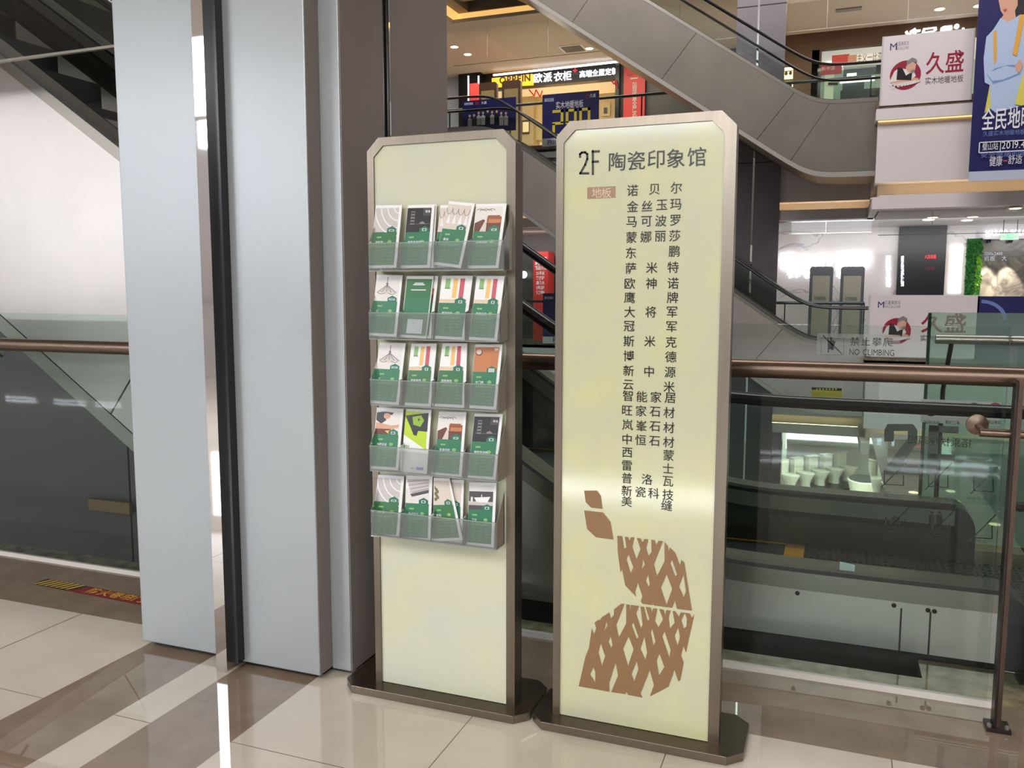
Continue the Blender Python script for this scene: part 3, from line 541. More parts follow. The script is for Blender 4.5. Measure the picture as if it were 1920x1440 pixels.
# warning tape on the floor by the column
b = B(); zt = .0012
b.poly([(-3.30, 2.832, zt), (-2.50, 2.80, zt), (-2.50, 2.885, zt), (-3.24, 2.91, zt)], 'tape_red'); b.poly([(-3.535, 2.842, zt), (-3.30, 2.832, zt), (-3.24, 2.91, zt), (-3.525, 2.92, zt)], 'p_black')
for k in range(7):
    x = -3.53+.034*k; b.poly([(x, 2.842, zt+.0004), (x+.017, 2.842, zt+.0004), (x+.05, 2.916, zt+.0004), (x+.033, 2.916, zt+.0004)], 'tape_yellow')
text(b, '防火卷帘门下严禁堆物', (-3.21, 2.842, zt+.0006), .068, 'tape_yellow', r=(1, -.03, 0), u=(0, 1, 0), bold=.015, width=.70)
tag(b.build('floor_tape'), 'red and yellow warning tape stuck on the floor by the column', 'tape')
# glass smoke curtain hung over the near railing
b = B(); b.poly([(-6.6, 3.13, 2.522), (-2.4, 3.13, 2.522), (-2.4, 3.13, 3.42), (-6.6, 3.13, 3.42)], 'clear_glass'); b.box(-6.6, -2.4, 3.122, 3.14, 2.514, 2.526, 'steel_deck')
tag(b.build('smoke_curtain'), 'hanging glass smoke screen with thin metal edge at top left', 'screen')

# ------------------------------------------------------------------ escalators
def sp(x, w_=.16): return w_*math.log1p(math.exp(min(60, x/w_)))
def rise(x, s, xk, top=6.6): return s*(sp(xk-x)-sp(xk-top-x))
def escalator(label, s, xk, y0, y1, zf, zd, zh, x_end, x_far, thick, clad, joints, seamx, glassm, deckw=.16, newel=.30, top=6.6, hr=.035, ext=.55, zmin=-99):
    root = thing('escalator', label, 'escalator', ((x_far+x_end)/2, (y0+y1)/2, zf), 'escalators across the atrium')
    N = 90
    def X(a, c, n=N): return [a+(c-a)*k/n for k in range(n+1)]
    zdk = lambda x: zd + rise(x, s, xk, top)
    bot = lambda x: zd - thick + rise(x, s, xk-.05, top)
    cuts = [x_far]+joints+[x_end]; off = thick*s/(1+s*s)
    for i in range(len(cuts)-1):
        a, c = cuts[i]+.004, cuts[i+1]-.004
        ao = off if i > 0 else 0; co = off if i < len(cuts)-2 else 0
        up = [(x, y0, zdk(x)-.07) for x in X(a, c, 24)]; lo = [(x, y0, max(zmin, bot(x)+.10)) for x in X(a-ao, c-co, 24)]
        b = B(); b.prism(up[::-1]+lo, (0, .03, 0), clad); b.build('cladding_panel', root)
    b = B(); up = [(x, y0+.035, zdk(x)-.08) for x in X(x_far, x_end)]; lo = [(x, y0+.035, bot(x)+.02) for x in X(x_far, x_end)]
    n = len(up)
    for k in range(n-1):
        b.poly([up[k], up[k+1], lo[k+1], lo[k]], 'seam'); q = lambda p: (p[0], y1-.035, p[2])
        b.poly([lo[k], lo[k+1], q(lo[k+1]), q(lo[k])], clad); b.poly([q(up[k]), q(lo[k]), q(lo[k+1]), q(up[k+1])], clad)
    e_ = (up[-1][0], up[-1][1], zf-.06); b.poly([e_, q(e_), q(lo[-1]), lo[-1]], clad); b.build('truss', root)
    b = B()
    L = [(x, y0-.004, bot(x)) for x in X(x_far, x_end)]
    for k in range(n-1):
        if L[k+1][2] < zmin-.12: continue
        p, q_ = L[k], L[k+1]; b.mesh([p, q_, (q_[0], q_[1], q_[2]+.095), (p[0], p[1], p[2]+.095), (p[0], p[1]+.05, p[2]), (q_[0], q_[1]+.05, q_[2]), ], [(0, 1, 2, 3), (0, 4, 5, 1)], 'rim_light')
    b.build('lower_rim', root)
    for side, (ya_, yb2) in enumerate(((y0-.005, y0+deckw), (y1-deckw, y1+.005))):
        b = B()
        U = [(x, zdk(x)) for x in X(x_far, x_end)]
        for k in range(n-1):
            (xa, za), (xc, zc) = U[k], U[k+1]
            b.poly([(xa, ya_, za), (xc, ya_, zc), (xc, yb2, zc), (xa, yb2, za)], 'deck_brown')
            yo, yi = (ya_, yb2) if side == 0 else (yb2, ya_)
            b.poly([(xa, yo, za-.07), (xc, yo, zc-.07), (xc, yo, zc), (xa, yo, za)], 'steel_deck')
            
            for d0, d1, mm in ((.30, .13, 'skirt'), (.13, .10, 'seam'), (.10, .02, 'steel_deck'), (.02, 0, 'seam')): b.poly([(xa, yi, za-d0), (xc, yi, zc-d0), (xc, yi, zc-d1), (xa, yi, za-d1)], mm)
            b.poly([(xa, ya_+.001, za-.001), (xc, ya_+.001, zc-.001), (xc, ya_+.016, zc+.012), (xa, ya_+.016, za+.012)], 'seam')
        (xa, za) = U[-1]; b.poly([(xa, ya_, za-.30), (xa, yb2, za-.30), (xa, yb2, za), (xa, ya_, za)], 'post_dark')
        dk = b.build('deck', root)
        b = B(); rx, rz = .10, min(.14, zd-zf); b.prism([(x_end, ya_, zf), (x_end+rx, ya_, zf)]+[(x_end+rx*math.cos(t), ya_, zd-rz+rz*math.sin(t)) for t in [math.radians(90*k/6) for k in range(7)]], (0, yb2-ya_, 0), 'newel_dark'); b.build('newel_base', dk)
        yg = (ya_+yb2)/2
        zh_ = lambda x: zh + rise(x, s, xk, top)
        xe = x_end + ext - newel
        gl = [(x, yg, zdk(x)) for x in X(x_far, xe, 60)]; gh = [(x, yg, zh_(x)-.03) for x in X(x_far, xe, 60)]
        b = B()
        for k in range(60): b.poly([gl[k], gl[k+1], gh[k+1], gh[k]], glassm)
        rr = (zh-zd)/2-.02
        fan = [(xe, yg, zd)]+[(xe+newel*math.cos(t), yg, (zh+zd)/2+rr*math.sin(t)) for t in [math.radians(-80+160*k/12) for k in range(13)]]+[(xe, yg, zh-.03)]
        b.poly(fan, glassm); b.build('glass_balustrade', root)
        path = [(x, yg, zh_(x)) for x in X(x_far, xe, 70)]+[(xe+(newel+.03)*math.cos(t), yg, (zh+zd)/2+(zh-zd)/2*math.sin(t)) for t in [math.radians(80-160*k/12) for k in range(13)]]+[(xe, yg, zd+.02)]
        b = B(); b.tube(path, hr, 'rubber', 10, ry=hr*.75); b.build('handrail', root, smooth=True)
    # steps
    b = B(); x = xk+.55; st = .40; ya_, yb2 = y0+deckw+.01, y1-deckw-.01; x2 = x
    while x2 > x_far+.4:
        za = zf+rise(x2, s, xk, top); zb = zf+rise(x2-st, s, xk, top)
        b.poly([(x2, ya_, za), (x2, yb2, za), (x2-st, yb2, za), (x2-st, ya_, za)], 'step_grey'); b.poly([(x2-st, ya_, za), (x2-st, yb2, za), (x2-st, yb2, zb), (x2-st, ya_, zb)], 'step_grey')
        for yy in (ya_, yb2-.03): b.poly([(x2, yy, za+.002), (x2, yy+.03, za+.002), (x2-st, yy+.03, za+.002), (x2-st, yy, za+.002)], 'safety_yellow')
        x2 -= st
    b.build('step_band', root)
    b = B(); b.box(x, x+.10, ya_, yb2, zf-.02, zf+.004, 'comb_orange'); b.build('comb_plate', root)
    xe2 = x_end+.40
    b = B(); b.box(x+.10, xe2, ya_, yb2, zf-.05, zf, 'grate_dark')
    k = x+.12
    while k < xe2-.02: b.box(k, k+.012, ya_, yb2, zf, zf+.004, 'grate'); k += .03
    k = ya_+.01
    while k < yb2: b.box(x+.12, xe2, k, k+.012, zf, zf+.004, 'grate'); k += .045
    b.build('landing_grate', root); return root
E3 = escalator('near escalator behind the railing, with pale steel side at far left', .675, -.74, 3.45, 5.02, 0, .285, .955, .64, -6.0, 1.56, 'steel_cladding', [-4.30, -2.9, -1.5], 0, 'rail_glass', deckw=.20, zmin=.02, hr=.034)
for u in (1688, 1743): b = B(); p = at(u, 1180, 3.449); b.box(p.x-.003, p.x+.003, 3.446, 3.452, .02, .19, 'seam'); b.build('panel_joint', E3)
for u, v in ((1495, 1112), (1676, 1135), (1740, 1144), (1752, 1146)):
    p = at(u, v, 3.449); b = B(); b.lathe([(.009, 0), (.009, .003), (.004, .006)], (0, 0, 0), 'post_dark', 10); b.v = [(p.x+x, 3.449-z, p.z+y) for x, y, z in b.v]; b.build('screw', E3)
E1 = escalator('far escalator whose black handrail runs down behind the pink banner', .69, -.46, 17.4, 18.85, .13, .42, 1.07, .62, -9.5, 1.42, 'steel_grey', [-6.6, -4.7, -2.8, -.9], 0, 'clear_glass')
E2 = escalator('upper far escalator with broad grey steel side, top right of centre', .69, -.46, 17.4, 18.85, 4.67, 4.96, 5.62, .64, -8.8, 1.42, 'steel_dark', [-6.5, -4.6, -2.72, -.84, -.2], 0, 'clear_glass')

# stickers and notices on the near escalator's glass
YN, YO = 3.555-.006, 4.92-.006
b = B()
def dark(u0, v0, u1, v1, Y, m='p_mid'):
    p, q = at(u0, v0, Y), at(u1, v1, Y); b.poly([(p.x, Y, q.z), (q.x, Y, q.z), (q.x, Y, p.z), (p.x, Y, p.z)], m)
def mtext(s, u0, v0, u1, v1, Y, m):
    p, q = at(u0, v0, Y), at(u1, v1, Y); h = (p.z-q.z)/.92; n = sum(glyph(c)[4] for c in s)*h
    text(b, s, (q.x, Y, q.z), h, m, r=(-(q.x-p.x)/n, 0, 0) if True else XA)
mtext('搭乘扶梯须知', 1702, 816, 1822, 840, YN, 'ink'); mtext('smile', 1706, 842, 1728, 849, YN, 'ink')
for u, v in ((1652, 868), (1735, 872), (1820, 880), (1655, 955), (1738, 962), (1818, 968)):
    for a in ((u+6, v+14, u+6, v+40), (u+6, v+40, u+42, v+42), (u+42, v+18, u+42, v+42)): ln(b, *a, YN, .004, 'ink')
    ln(b, u, v+46, u+50, v-4, YN, .004, 'ink')
for u in (1747, 1761):
    P = [at(x, y, YN) for x, y in ((u-5, 965), (u+5, 965), (u+6, 980), (u+3, 994), (u-3, 994), (u-6, 980))]; b.poly(P, 'ink')
    c = at(u, 961, YN); b.poly([(c.x+.0065*math.cos(t), YN, c.z+.0065*math.sin(t)) for t in [k*.7 for k in range(9)]], 'ink')
P = [at(x, y, YN) for x, y in ((1668, 975), (1676, 966), (1686, 970), (1688, 983), (1668, 985))]; b.poly(P, 'ink')
for v in (925, 1005): mtext('禁止打闹', 1657, v, 1692, v+9, YN, 'p_dgrey'); mtext('请抓好扶手', 1722, v+5, 1780, v+14, YN, 'p_dgrey'); mtext('注意安全', 1812, v+5, 1850, v+14, YN, 'p_dgrey')
tag(b.build('riding_notice', E3), 'riding rules printed on the glass, seen from behind')
b = B(); p, q = at(1574, 1064, 3.54), at(1602, 1080, 3.54); b.poly([(p.x, 3.53, .289), (q.x, 3.53, .289), (q.x, 3.53, .316), (p.x, 3.53, .324)], 'card_white'); tag(b.build('white_card', E3), 'small white card on the deck')
b = B()
def sil(pts, m, Y=None): b.poly([at(u, v, YO-.002) for u, v in pts], m)
two = [(1658, 828), (1658, 806), (1664, 795), (1712, 795), (1720, 806), (1720, 830), (1690, 872), (1722, 872), (1722, 890), (1660, 890), (1660, 878), (1702, 822), (1702, 808), (1676, 808), (1676, 828)]
vs, fs = shape([(p.x, p.z) for p in [at(u, v, YO) for u, v in two]]); b.mesh([(x, YO, z) for x, z, _ in vs], fs, 'floor_no')
for r_ in ((1742, 797, 1756, 890), (1742, 797, 1797, 813), (1742, 850, 1790, 864)): dark(*r_, YO, 'floor_no')
tag(b.build('floor_number', E3), 'large grey floor number on the far glass')
b = B(); dark(1728, 748, 1874, 799, YO, 'paper')
for k, m in enumerate(('print_blue', 'print_blue', 'print_blue', 'p_red')):
    c = at(1746+40*k, 768, YO-.001); b.poly([(c.x+.036*math.cos(t*.3927), YO-.001, c.z+.036*math.sin(t*.3927)) for t in range(16)], m)
    if k == 3: b.poly([(c.x+.026*math.cos(t*.3927), YO-.0016, c.z+.026*math.sin(t*.3927)) for t in range(16)], 'paper')
    else: b.poly([at(x, y, YO-.0018) for x, y in ((1743+40*k, 764), (1749+40*k, 764), (1751+40*k, 778), (1741+40*k, 778))], 'paper')
    ctext(b, ('站稳扶好', '看护儿童', '握紧扶手', '禁止推车')[k], 1732+40*k, 788, 1762+38*k, 796, YO-.001, 'ink')
tag(b.build('safety_strip', E3), 'white strip of round safety pictograms')
b = B(); dark(1522, 729, 1578, 770, YO, 'notice_yellow'); dark(1522, 726, 1578, 733, YO-.001, 'p_black')
for k in range(7): dark(1530+6*k, 728, 1533+6*k, 731, YO-.002, 'notice_yellow')
for k in range(4): dark(1528, 738+6*k, 1570, 740+6*k, YO-.001, 'print_grey')
tag(b.build('yellow_notice', E3), 'yellow notice with black heading')
b = B(); dark(1584, 705, 1646, 770, YO, 'sticker_film'); b.build('clear_pocket', E3)

# second glass railing past the escalator landing
r2 = thing('glass_railing', 'greenish glass railing with steel pipe beyond the escalator landing', 'railing', (.9, 5.3, 0))
pane(.50, 1.75, 5.2, .0, 1.284, 'teal_sheen_glass').build('glass_panel', r2)
b = B(); b.box(.500, .515, 5.19, 5.22, 0, 1.28, 'edge_glass'); b.build('glass_edge', r2)
b = B(); b.tube([(.535, 5.14, 1.14), (.90, 5.14, 1.14)], .026, 'steel_deck', 16); b.tube([(.88, 5.14, 1.14), (1.75, 5.14, 1.14)], .026, 'steel_deck', 16); b.build('handrail', r2, smooth=True)
b = B(); b.tube([(.615, 5.14, 1.12), (.590, 5.17, .86), (.585, 5.17, 0)], .012, 'post_dark', 8); b.build('upright', r2)
b = B(); b.box(.40, 9, 5.06, 9, -.35, 0, 'brown_tile'); struct(b, 'floor_landing')

# ------------------------------------------------------------------ far galleries: slabs, walls, ceilings
YA, YB = 17.0, 19.0
def gallery_edge(n, z, zc):
    """slab edge with marble kerb, plaster fascia and lit coves; z = gallery floor"""
    b = B()
    b.box(.60, 9, YA, YA+.4, z, z+.15 if z > 4 else z+.06, 'brown_marble'); b.box(-14, .60, YB, YB+.4, z-.02, z+.09, 'brown_marble'); b.box(.60, .75, YA+.4, YB+.4, z, z+.06, 'brown_marble')
    struct(b, 'trim_%d' % n, 'brown marble kerb of the far gallery')
    b = B()
    b.box(.60, 9, YA, 24, z-.20, z, 'plaster'); b.box(.64, 9, YA+.10, 24, z-1.30, z-.20, 'plaster'); b.box(.70, 9, YA+.45, 24, z-1.57, z-1.30, 'plaster_warm'); b.box(.72, 9, YA, YA+.40, z-1.78, z-1.565, 'plaster')
    b.box(-14, .60, YB, 24, z-.20, z-.02, 'plaster'); b.box(-14, .64, YB+.10, 24, z-1.40, z-.20, 'plaster'); b.box(-14, .70, YB+.45, 24, z-1.62, z-1.40, 'plaster_warm'); b.box(-14, .72, YB, YB+.40, z-1.78, z-1.60, 'plaster'); b.box(.60, .72, YA, YB+.4, z-1.78, z-1.565, 'plaster')
    b.box(.72, 9, YA, YA+.02, z-1.565, z-1.535, 'plaster'); b.box(-14, .72, YB, YB+.02, z-1.60, z-1.57, 'plaster'); struct(b, 'wall_gallery_edge')
    b = B()
    b.box(.80, 9, YA+.16, YA+.20, z-1.563, z-1.555, 'cove_glow'); b.box(-14, .66, YB+.16, YB+.20, z-1.598, z-1.590, 'cove_glow'); b.box(.64, 9, YA+.07, YA+.09, z-.215, z-.202, 'cove_line')
    o = b.build('cove_light'); tag(o, 'warm light strip in the cove under the %s gallery edge' % ('third-floor' if z > 4 else 'second-floor'), 'cove light', 'cove lights')
    b = B(); b.box(.74, 9, YA+.40, 24, z-1.80, z-1.72, 'plaster'); b.box(-14, .74, YB+.40, 24, z-1.80, z-1.72, 'plaster'); struct(b, 'ceiling_gallery')
gallery_edge(1, 4.67, 0); gallery_edge(2, .12, 0)
b = B(); b.box(-14, 9, YB, 24.5, .05, .12, 'cream_tile'); b.box(.60, 9, YA, YB, .05, .12, 'cream_tile'); b.box(-14, 9, YB, 26.2, 4.60, 4.665, 'cream_tile'); b.box(-14, -7.9, 16.0, YB, 4.45, 4.67, 'plaster'); struct(b, 'floor_gallery')
b = B(); b.box(-16, 12, 4.8, 34, -4.6, -4.43, 'cream_tile'); struct(b, 'floor_ground')
# third-floor ceiling with lit cove
b = B(); b.box(-16, 12, 19.6, 26, 7.75, 7.9, 'plaster_warm'); b.box(-8.75, 12, 19.1, 19.6, 7.75, 7.83, 'plaster_warm'); b.box(-16, -8.75, 12, 19.6, 7.75, 7.83, 'plaster_warm')
b.box(-8.45, 12, 19.35, 19.6, 8.05, 9.6, 'soffit_grey'); b.box(-9.2, -8.45, 12, 19.6, 8.05, 9.6, 'soffit_grey'); struct(b, 'ceiling_upper')
b = B(); b.box(-8.72, 12, 19.36, 19.40, 7.84, 8.04, 'cove_wall_glow'); b.box(-8.76, -8.72, 12, 19.4, 7.84, 8.04, 'cove_wall_glow'); tag(b.build('cove_light'), 'orange lit cove in the third-floor ceiling at top centre', 'cove light', 'cove lights')  # cove wall glows itself, its lighting put into the material
b = B(); b.box(-16, 12, 4, 30, 16, 16.2, 'dark_ceiling'); b.box(-16, -3.6, 8.5, 24, 5.2, 5.4, 'dark_ceiling') if False else None; struct(b, 'ceiling_atrium')
# dark gallery and clad wall left, under and beyond the near escalator
b = B(); b.box(-16, -7, 6, 15.5, 7.9, 8.2, 'dark_ceiling')
for k in range(4): b.box(-15, -7, 7.4+2.2*k, 7.9+2.2*k, 7.55, 7.9, 'dark_ceiling')
b.box(-16, -15.8, 5, 24, -4.5, 9, 'dark_wall'); struct(b, 'wall_left')
b = B(); b.box(-7.6, -5.72, 5.6, 6.2, -4.43, 2.0, 'dark_wall'); b.box(-5.70, -4.6, 5.6, 6.2, -4.43, 1.6, 'dark_wall'); b.box(-5.72, -5.70, 5.62, 6.1, -4.43, 1.8, 'seam'); struct(b, 'wall_under_escalator', 'dark panelled wall under the near escalator')
# far clad column
fc = thing('clad_column', 'dark grey clad column with a thin mirror strip in the atrium', 'column', (-1.65, 18.98+.6, -4.43)); fc['kind'] = 'structure'
b = B(); b.box(-2.12, -1.70, 18.95, 18.99, -4.43, 16, 'column_dark'); b.build('cladding_panel', fc); b = B(); b.box(-1.66, -1.13, 18.95, 18.99, -4.43, 16, 'column_dark'); b.build('cladding_panel', fc)
b = B(); b.box(-1.70, -1.66, 18.93, 18.99, -4.43, 16, 'mirror'); b.build('mirror_strip', fc); b = B(); b.box(-2.10, -1.15, 18.97, 19.02, -4.43, 16, 'seam'); b.build('core', fc)
b = B()
for z in (.9, 4.1, 7.3): b.box(-2.125, -1.125, 18.945, 18.96, z, z+.02, 'seam')
b.build('joint_band', fc)

# far railings
def far_rail(label, x0, x1, y, z, glassm='clear_glass'):
    t = thing('glass_railing', label, 'railing', ((x0+x1)/2, y, z)); n = max(1, round((x1-x0)/1.6)); d = (x1-x0)/n
    for k in range(n):
        b = B(); b.poly([(x0+d*k+.005, y, z+.05), (x0+d*(k+1)-.005, y, z+.05), (x0+d*(k+1)-.005, y, z+1.2), (x0+d*k+.005, y, z+1.2)], glassm); b.build('glass_panel', t)
    b = B(); b.tube([(x0, y-.06, z+1.0), (x1, y-.06, z+1.0)], .032, 'teal_dark', 8); b.build('handrail', t)
    for k in range(n+1):
        b = B(); b.box(x0+d*k-.012, x0+d*k+.012, y-.02, y+.02, z+.08, z+1.0, 'post_dark'); b.build('upright', t)
far_rail('glass railing of the far gallery on our level, before the marble shop', -12, .62, YB+.12, .15)
far_rail('glass railing of the gallery above, left of the broad escalator side', -12, .55, YB+.12, 4.72)

# hanging smoke screens of the far galleries
for nm, x0, x1, y, z0, z1 in (('clear hanging screen before the marble shop, our level', -1.1, .70, YB+.3, 2.63, 2.92), ('clear hanging screen right of it along the near slab', .75, 6, YA+.45, 2.45, 2.90), ('clear hanging screen below the third-floor ceiling', -9.0, 6, YB+.65, 6.92, 7.75)):
    b = B(); b.poly([(x0, y, z0), (x1, y, z0), (x1, y, z1), (x0, y, z1)], 'clear_glass'); b.box(x0, x1, y-.004, y+.004, z0-.012, z0, 'steel_deck'); k = x0+.9
    while k < x1: b.box(k, k+.008, y-.003, y+.003, z0, z1, 'steel_deck'); k += 1.55
    tag(b.build('smoke_curtain'), nm, 'screen')

# ------------------------------------------------------------------ far shops, our level
YW = 21.5
b = B(); b.box(-3, 1.375, YW, YW+.3, .12, 2.95, 'white_marble'); b.box(2.335, 2.93, YW, YW+.3, .12, 2.95, 'white_marble'); b.box(2.93, 9, YW, YW+.3, 2.55, 2.95, 'plaster'); b.box(1.375, 2.335, YW, YW+.3, 2.72, 2.95, 'black_gloss')
b.box(2.93, 9, YW+.2, YW+.3, .12, 2.55, 'grey_marble'); b.box(-14, -6.25, YW, YW+.3, .12, 2.95, 'dark_wall'); b.box(-6.25, -3, YW, YW+.3, .12, 2.95, 'white_marble'); struct(b, 'wall_far')
def onwall(name, label, cat, fn, group=None):
    b = B(); fn(b); return tag(b.build(name), label, cat, group)
def boxpx(b, u0, v0, u1, v1, Y, d, m):
    p, q = at(u0, v0, Y), at(u1, v1, Y); b.box(p.x, q.x, Y, Y+d, q.z, p.z, m)
def f(b):
    for ch, u0, u1 in (('诺', 1459, 1493), ('贝', 1494, 1524), ('尔', 1526, 1560), ('瓷', 1564, 1598), ('砖', 1599, 1634)):
        p, q = at(u0, 474, YW-.08), at(u1, 506, YW-.08); h = (q.x-p.x)*1.02
        put(b, ch, (p.x, YW-.08, q.z), h, 'letter_white', bold=.018, ext=.03)
onwall('shop_sign', 'big white glowing shop name on the white marble wall', 'sign', f)
def f(b):
    for ch, u in (('瓷', 1474), ('砖', 1490), ('领', 1506), ('导', 1567)): p = at(u, 522, YW-.04); put(b, ch, (p.x, YW-.04, p.z), .17, 'letter_cool', bold=.04, ext=.02)
onwall('shop_sign', 'row of small white glowing characters under the big shop name', 'sign', f)
def f(b):
    for k, ch in enumerate('亚运会官方赞助'):
        p = at(1660, 489+8.3*k, YW-.03); put(b, ch, (p.x, YW-.03, p.z), .13, 'letter_cool', sx=.9, bold=.02, ext=.02)
onwall('shop_sign', 'vertical white glowing characters left of the black wall panel', 'sign', f)
def f(b): boxpx(b, 1687, 421, 1769, 556, YW-.13, .10, 'black_gloss')
onwall('display_screen', 'tall glossy black wall panel between marble and lit pillar', 'panel', f)
def f(b):
    for k, ch in enumerate('诺贝尔瓷砖旗舰'): p = at(1688.5, 489+8*k, YW-.14); put(b, ch, (p.x, YW-.14, p.z), .12, 'letter_cool', sx=.6, bold=.02, ext=.01)
onwall('shop_sign', 'vertical bluish characters on the left edge of the black panel', 'sign', f)
def f(b): ctext(b, '八方来福', 1734, 478, 1755, 485, YW-.135, 'red_led', bold=.01); ctext(b, '八方来福', 1735, 500, 1752, 506, YW-.135, 'poster_red')
onwall('shop_sign', 'tiny red characters on the black panel', 'sign', f)
def f(b): boxpx(b, 1783, 460, 1801, 550, YW-.06, .05, 'lit_panel')
onwall('light_panel', 'tall narrow glowing white panel on the pale pillar', 'lamp', f)
def f(b):
    random.seed(3); p, q = at(1816, 447, YW-.2), at(1838, 552, YW-.2)
    b.box(p.x, q.x, YW-.1, YW, q.z-.6, p.z, 'hedge')
    for k in range(260):
        x = random.uniform(p.x, q.x); z = random.uniform(q.z-.5, p.z); s = random.uniform(.02, .05); m = 'hedge_bright' if x > p.x+(q.x-p.x)*.62 and z < p.z-.35 else 'hedge'
        a = random.uniform(0, 3); c_, s_ = math.cos(a)*s, math.sin(a)*s; b.poly([(x-c_, YW-.13-random.random()*.05, z-s_), (x+s_, YW-.11, z-c_), (x+c_, YW-.16, z+s_), (x-s_, YW-.12, z+c_)], m)
onwall('plant_wall', 'narrow upright strip of green leaves on the far shop front', 'plant wall', f)
def f(b):
    ctext(b, '1200x2400', 1845, 472, 1880, 479, YW+.18, 'print_white', bold=.01, n=.0); ctext(b, '岩板   大', 1845, 480, 1888, 489, YW+.18, 'print_white')
onwall('wall_lettering', 'pale size lettering on the grey marble show wall', 'lettering', f)
def f(b):
    ctext(b, 'MARCO POLO', 1848, 430, 1926, 442, YW-.08, 'letter_white', bold=.03, ext=.02)
onwall('shop_sign', 'white glowing Latin letters above the grey marble show wall', 'sign', f)
def f(b):
    p, q = at(1876, 437, 20.2), at(1910, 449.5, 20.2); b.box(p.x, q.x, 20.2, 20.25, q.z, p.z, 'shop_green_glow')
    ctext(b, '出口', 1886, 438, 1900, 448, 20.195, 'sign_green', bold=.02)
    for u, s in ((1879, 1), (1903, -1)): boxpx(b, u, 443, u+5, 444.5, 20.195, .002, 'sign_green')
    for u in (1881, 1907): a = at(u, 437, 20.22); b.box(a.x-.006, a.x+.006, 20.21, 20.23, a.z, 2.9, 'post_dark')
onwall('exit_sign', 'small green exit sign hung on two rods', 'sign', f)
for k, (u, v, l) in enumerate(((1852, 398, 'on the left'), (1893, 398, 'on the right'))):
    def f(b):
        p = at(u, v+82, YW+.02); b.tube([(p.x, YW+.05, 2.5), (p.x, YW+.02, p.z+.35)], .05, 'black_gloss', 10)
    onwall('spot_lamp', 'black spot lamp washing the grey marble wall, '+l, 'lamp', f, 'wall spots')
    p = at(u+2, 470, YW-.12); d = bpy.data.lights.new('spot', 'SPOT'); d.energy = 260; d.spot_size = math.radians(46); d.spot_blend = .25; d.color = (1, .95, .86); d.shadow_soft_size = .03
    o = bpy.data.objects.new('spot', d); COL.objects.link(o); o.location = (p.x, YW-.12, p.z+.10); o.rotation_euler = (math.radians(12), 0, 0)
# slim sign pillars over there
def totem(label, u0, u1, vt, Y, zb, body, face, word=None):
    p, q = at(u0, vt, Y), at(u1, vt, Y); t = thing('sign_pillar', label, 'sign', ((p.x+q.x)/2, Y, zb), 'sign pillars on the far galleries'); c = (q.x-p.x)*.08
    b = B(); b.prism([(p.x, Y, zb), (q.x, Y, zb), (q.x, Y, p.z-c), (q.x-c, Y, p.z), (p.x+c, Y, p.z), (p.x, Y, p.z-c)], (0, .12, 0), body); b.build('frame', t)
    e = (q.x-p.x)*.13; b = B(); b.box(p.x+e, q.x-e, Y-.006, Y, zb+.1, p.z-e*3.2 if body != 'frame_side2' else p.z-e, face)
    b.build('panel', t)
    if word: b = B(); b.mesh([], [], 'ink'); text(b, word, (p.x+e*1.8, Y-.012, p.z-.75), .09, 'p_dgrey', width=(q.x-p.x)*.5); b.build('lettering', t)
    b = B(); b.box(p.x-.08, q.x+.08, Y-.12, Y+.24, zb, zb+.03, body); b.build('base', t)
mat('totem_dark', (92, 92, 96), .4, .5); mat('totem_face', (140, 134, 118), .3); mat('totem_brown', (128, 104, 88), .4, .4); mat('totem_cream', (226, 206, 150), .4)
totem('dark sign pillar before the marble wall, left one of two', 1519, 1563, 500, 20.3, .12, 'totem_dark', 'totem_face', '红星美凯龙')
totem('dark sign pillar before the marble wall, right one of two', 1577, 1622, 500, 20.3, .12, 'totem_dark', 'totem_face', '红星美凯龙')
totem('brown sign pillar before the upper shop, nearest the red stand', 898, 931, 156, 20.4, 4.67, 'totem_brown', 'totem_cream')
totem('brown sign pillar before the upper shop, under the yellow sign', 941, 976, 152, 20.4, 4.67, 'totem_brown', 'totem_cream')
# downlights
def downlights(spots, z, nm):
    for k, (u, v) in enumerate(spots):
        d = RT*((u-960)/F_PX) - UP*((v-720)/F_PX) + FW; t = (z-H)/d.z; x, y = d.x*t, d.y*t
        l = thing('downlight', nm[k], 'downlight', (x, y, z), 'downlights')
        b = B(); b.lathe([(.105, -.012), (.12, -.02), (.12, 0)], (x, y, z), 'paper', 16); b.build('ring', l); b = B(); b.lathe([(.09, -.024), (.09, -.018)], (x, y, z), 'lamp_warm', 16); b.build('lens', l)
downlights([(852, 87), (877, 101), (1105, 90), (1762, 16), (1835, 10)], 7.75, ['glowing downlight nearest the silver column, third-floor ceiling', 'glowing downlight above the dark shop corner, third-floor ceiling', 'glowing downlight beside the ceiling vent', 'glowing downlight over the upper white banner', 'glowing downlight beside the hanging woman banner'])
downlights([(1741, 411), (1749, 406), (1813, 412), (1824, 405)], 2.87, ['downlight over the black panel, left one', 'downlight over the black panel, right one', 'downlight over the lit pillar, left one', 'downlight over the lit pillar, right one'])
downlights([(1904, 389)], 2.87, ['downlight in the slab soffit at the right picture edge'])
def f(b):
    x, y = -6.66, 22.1; b.box(x-.32, x+.32, y-.32, y+.32, 7.73, 7.75, 'paper'); b.box(x-.26, x+.26, y-.26, y+.26, 7.722, 7.735, 'p_mid')
    for k in range(6): b.box(x-.26, x+.26, y-.24+.09*k, y-.22+.09*k, 7.715, 7.725, 'p_dgrey')
onwall('ceiling_vent', 'square air vent in the third-floor ceiling', 'vent', f)
def f(b): b.box(-.2, .35, 21.2, 21.4, 7.72, 7.75, 'p_mid')
onwall('ceiling_vent', 'long grille in the ceiling above the upper right shop', 'vent', f)

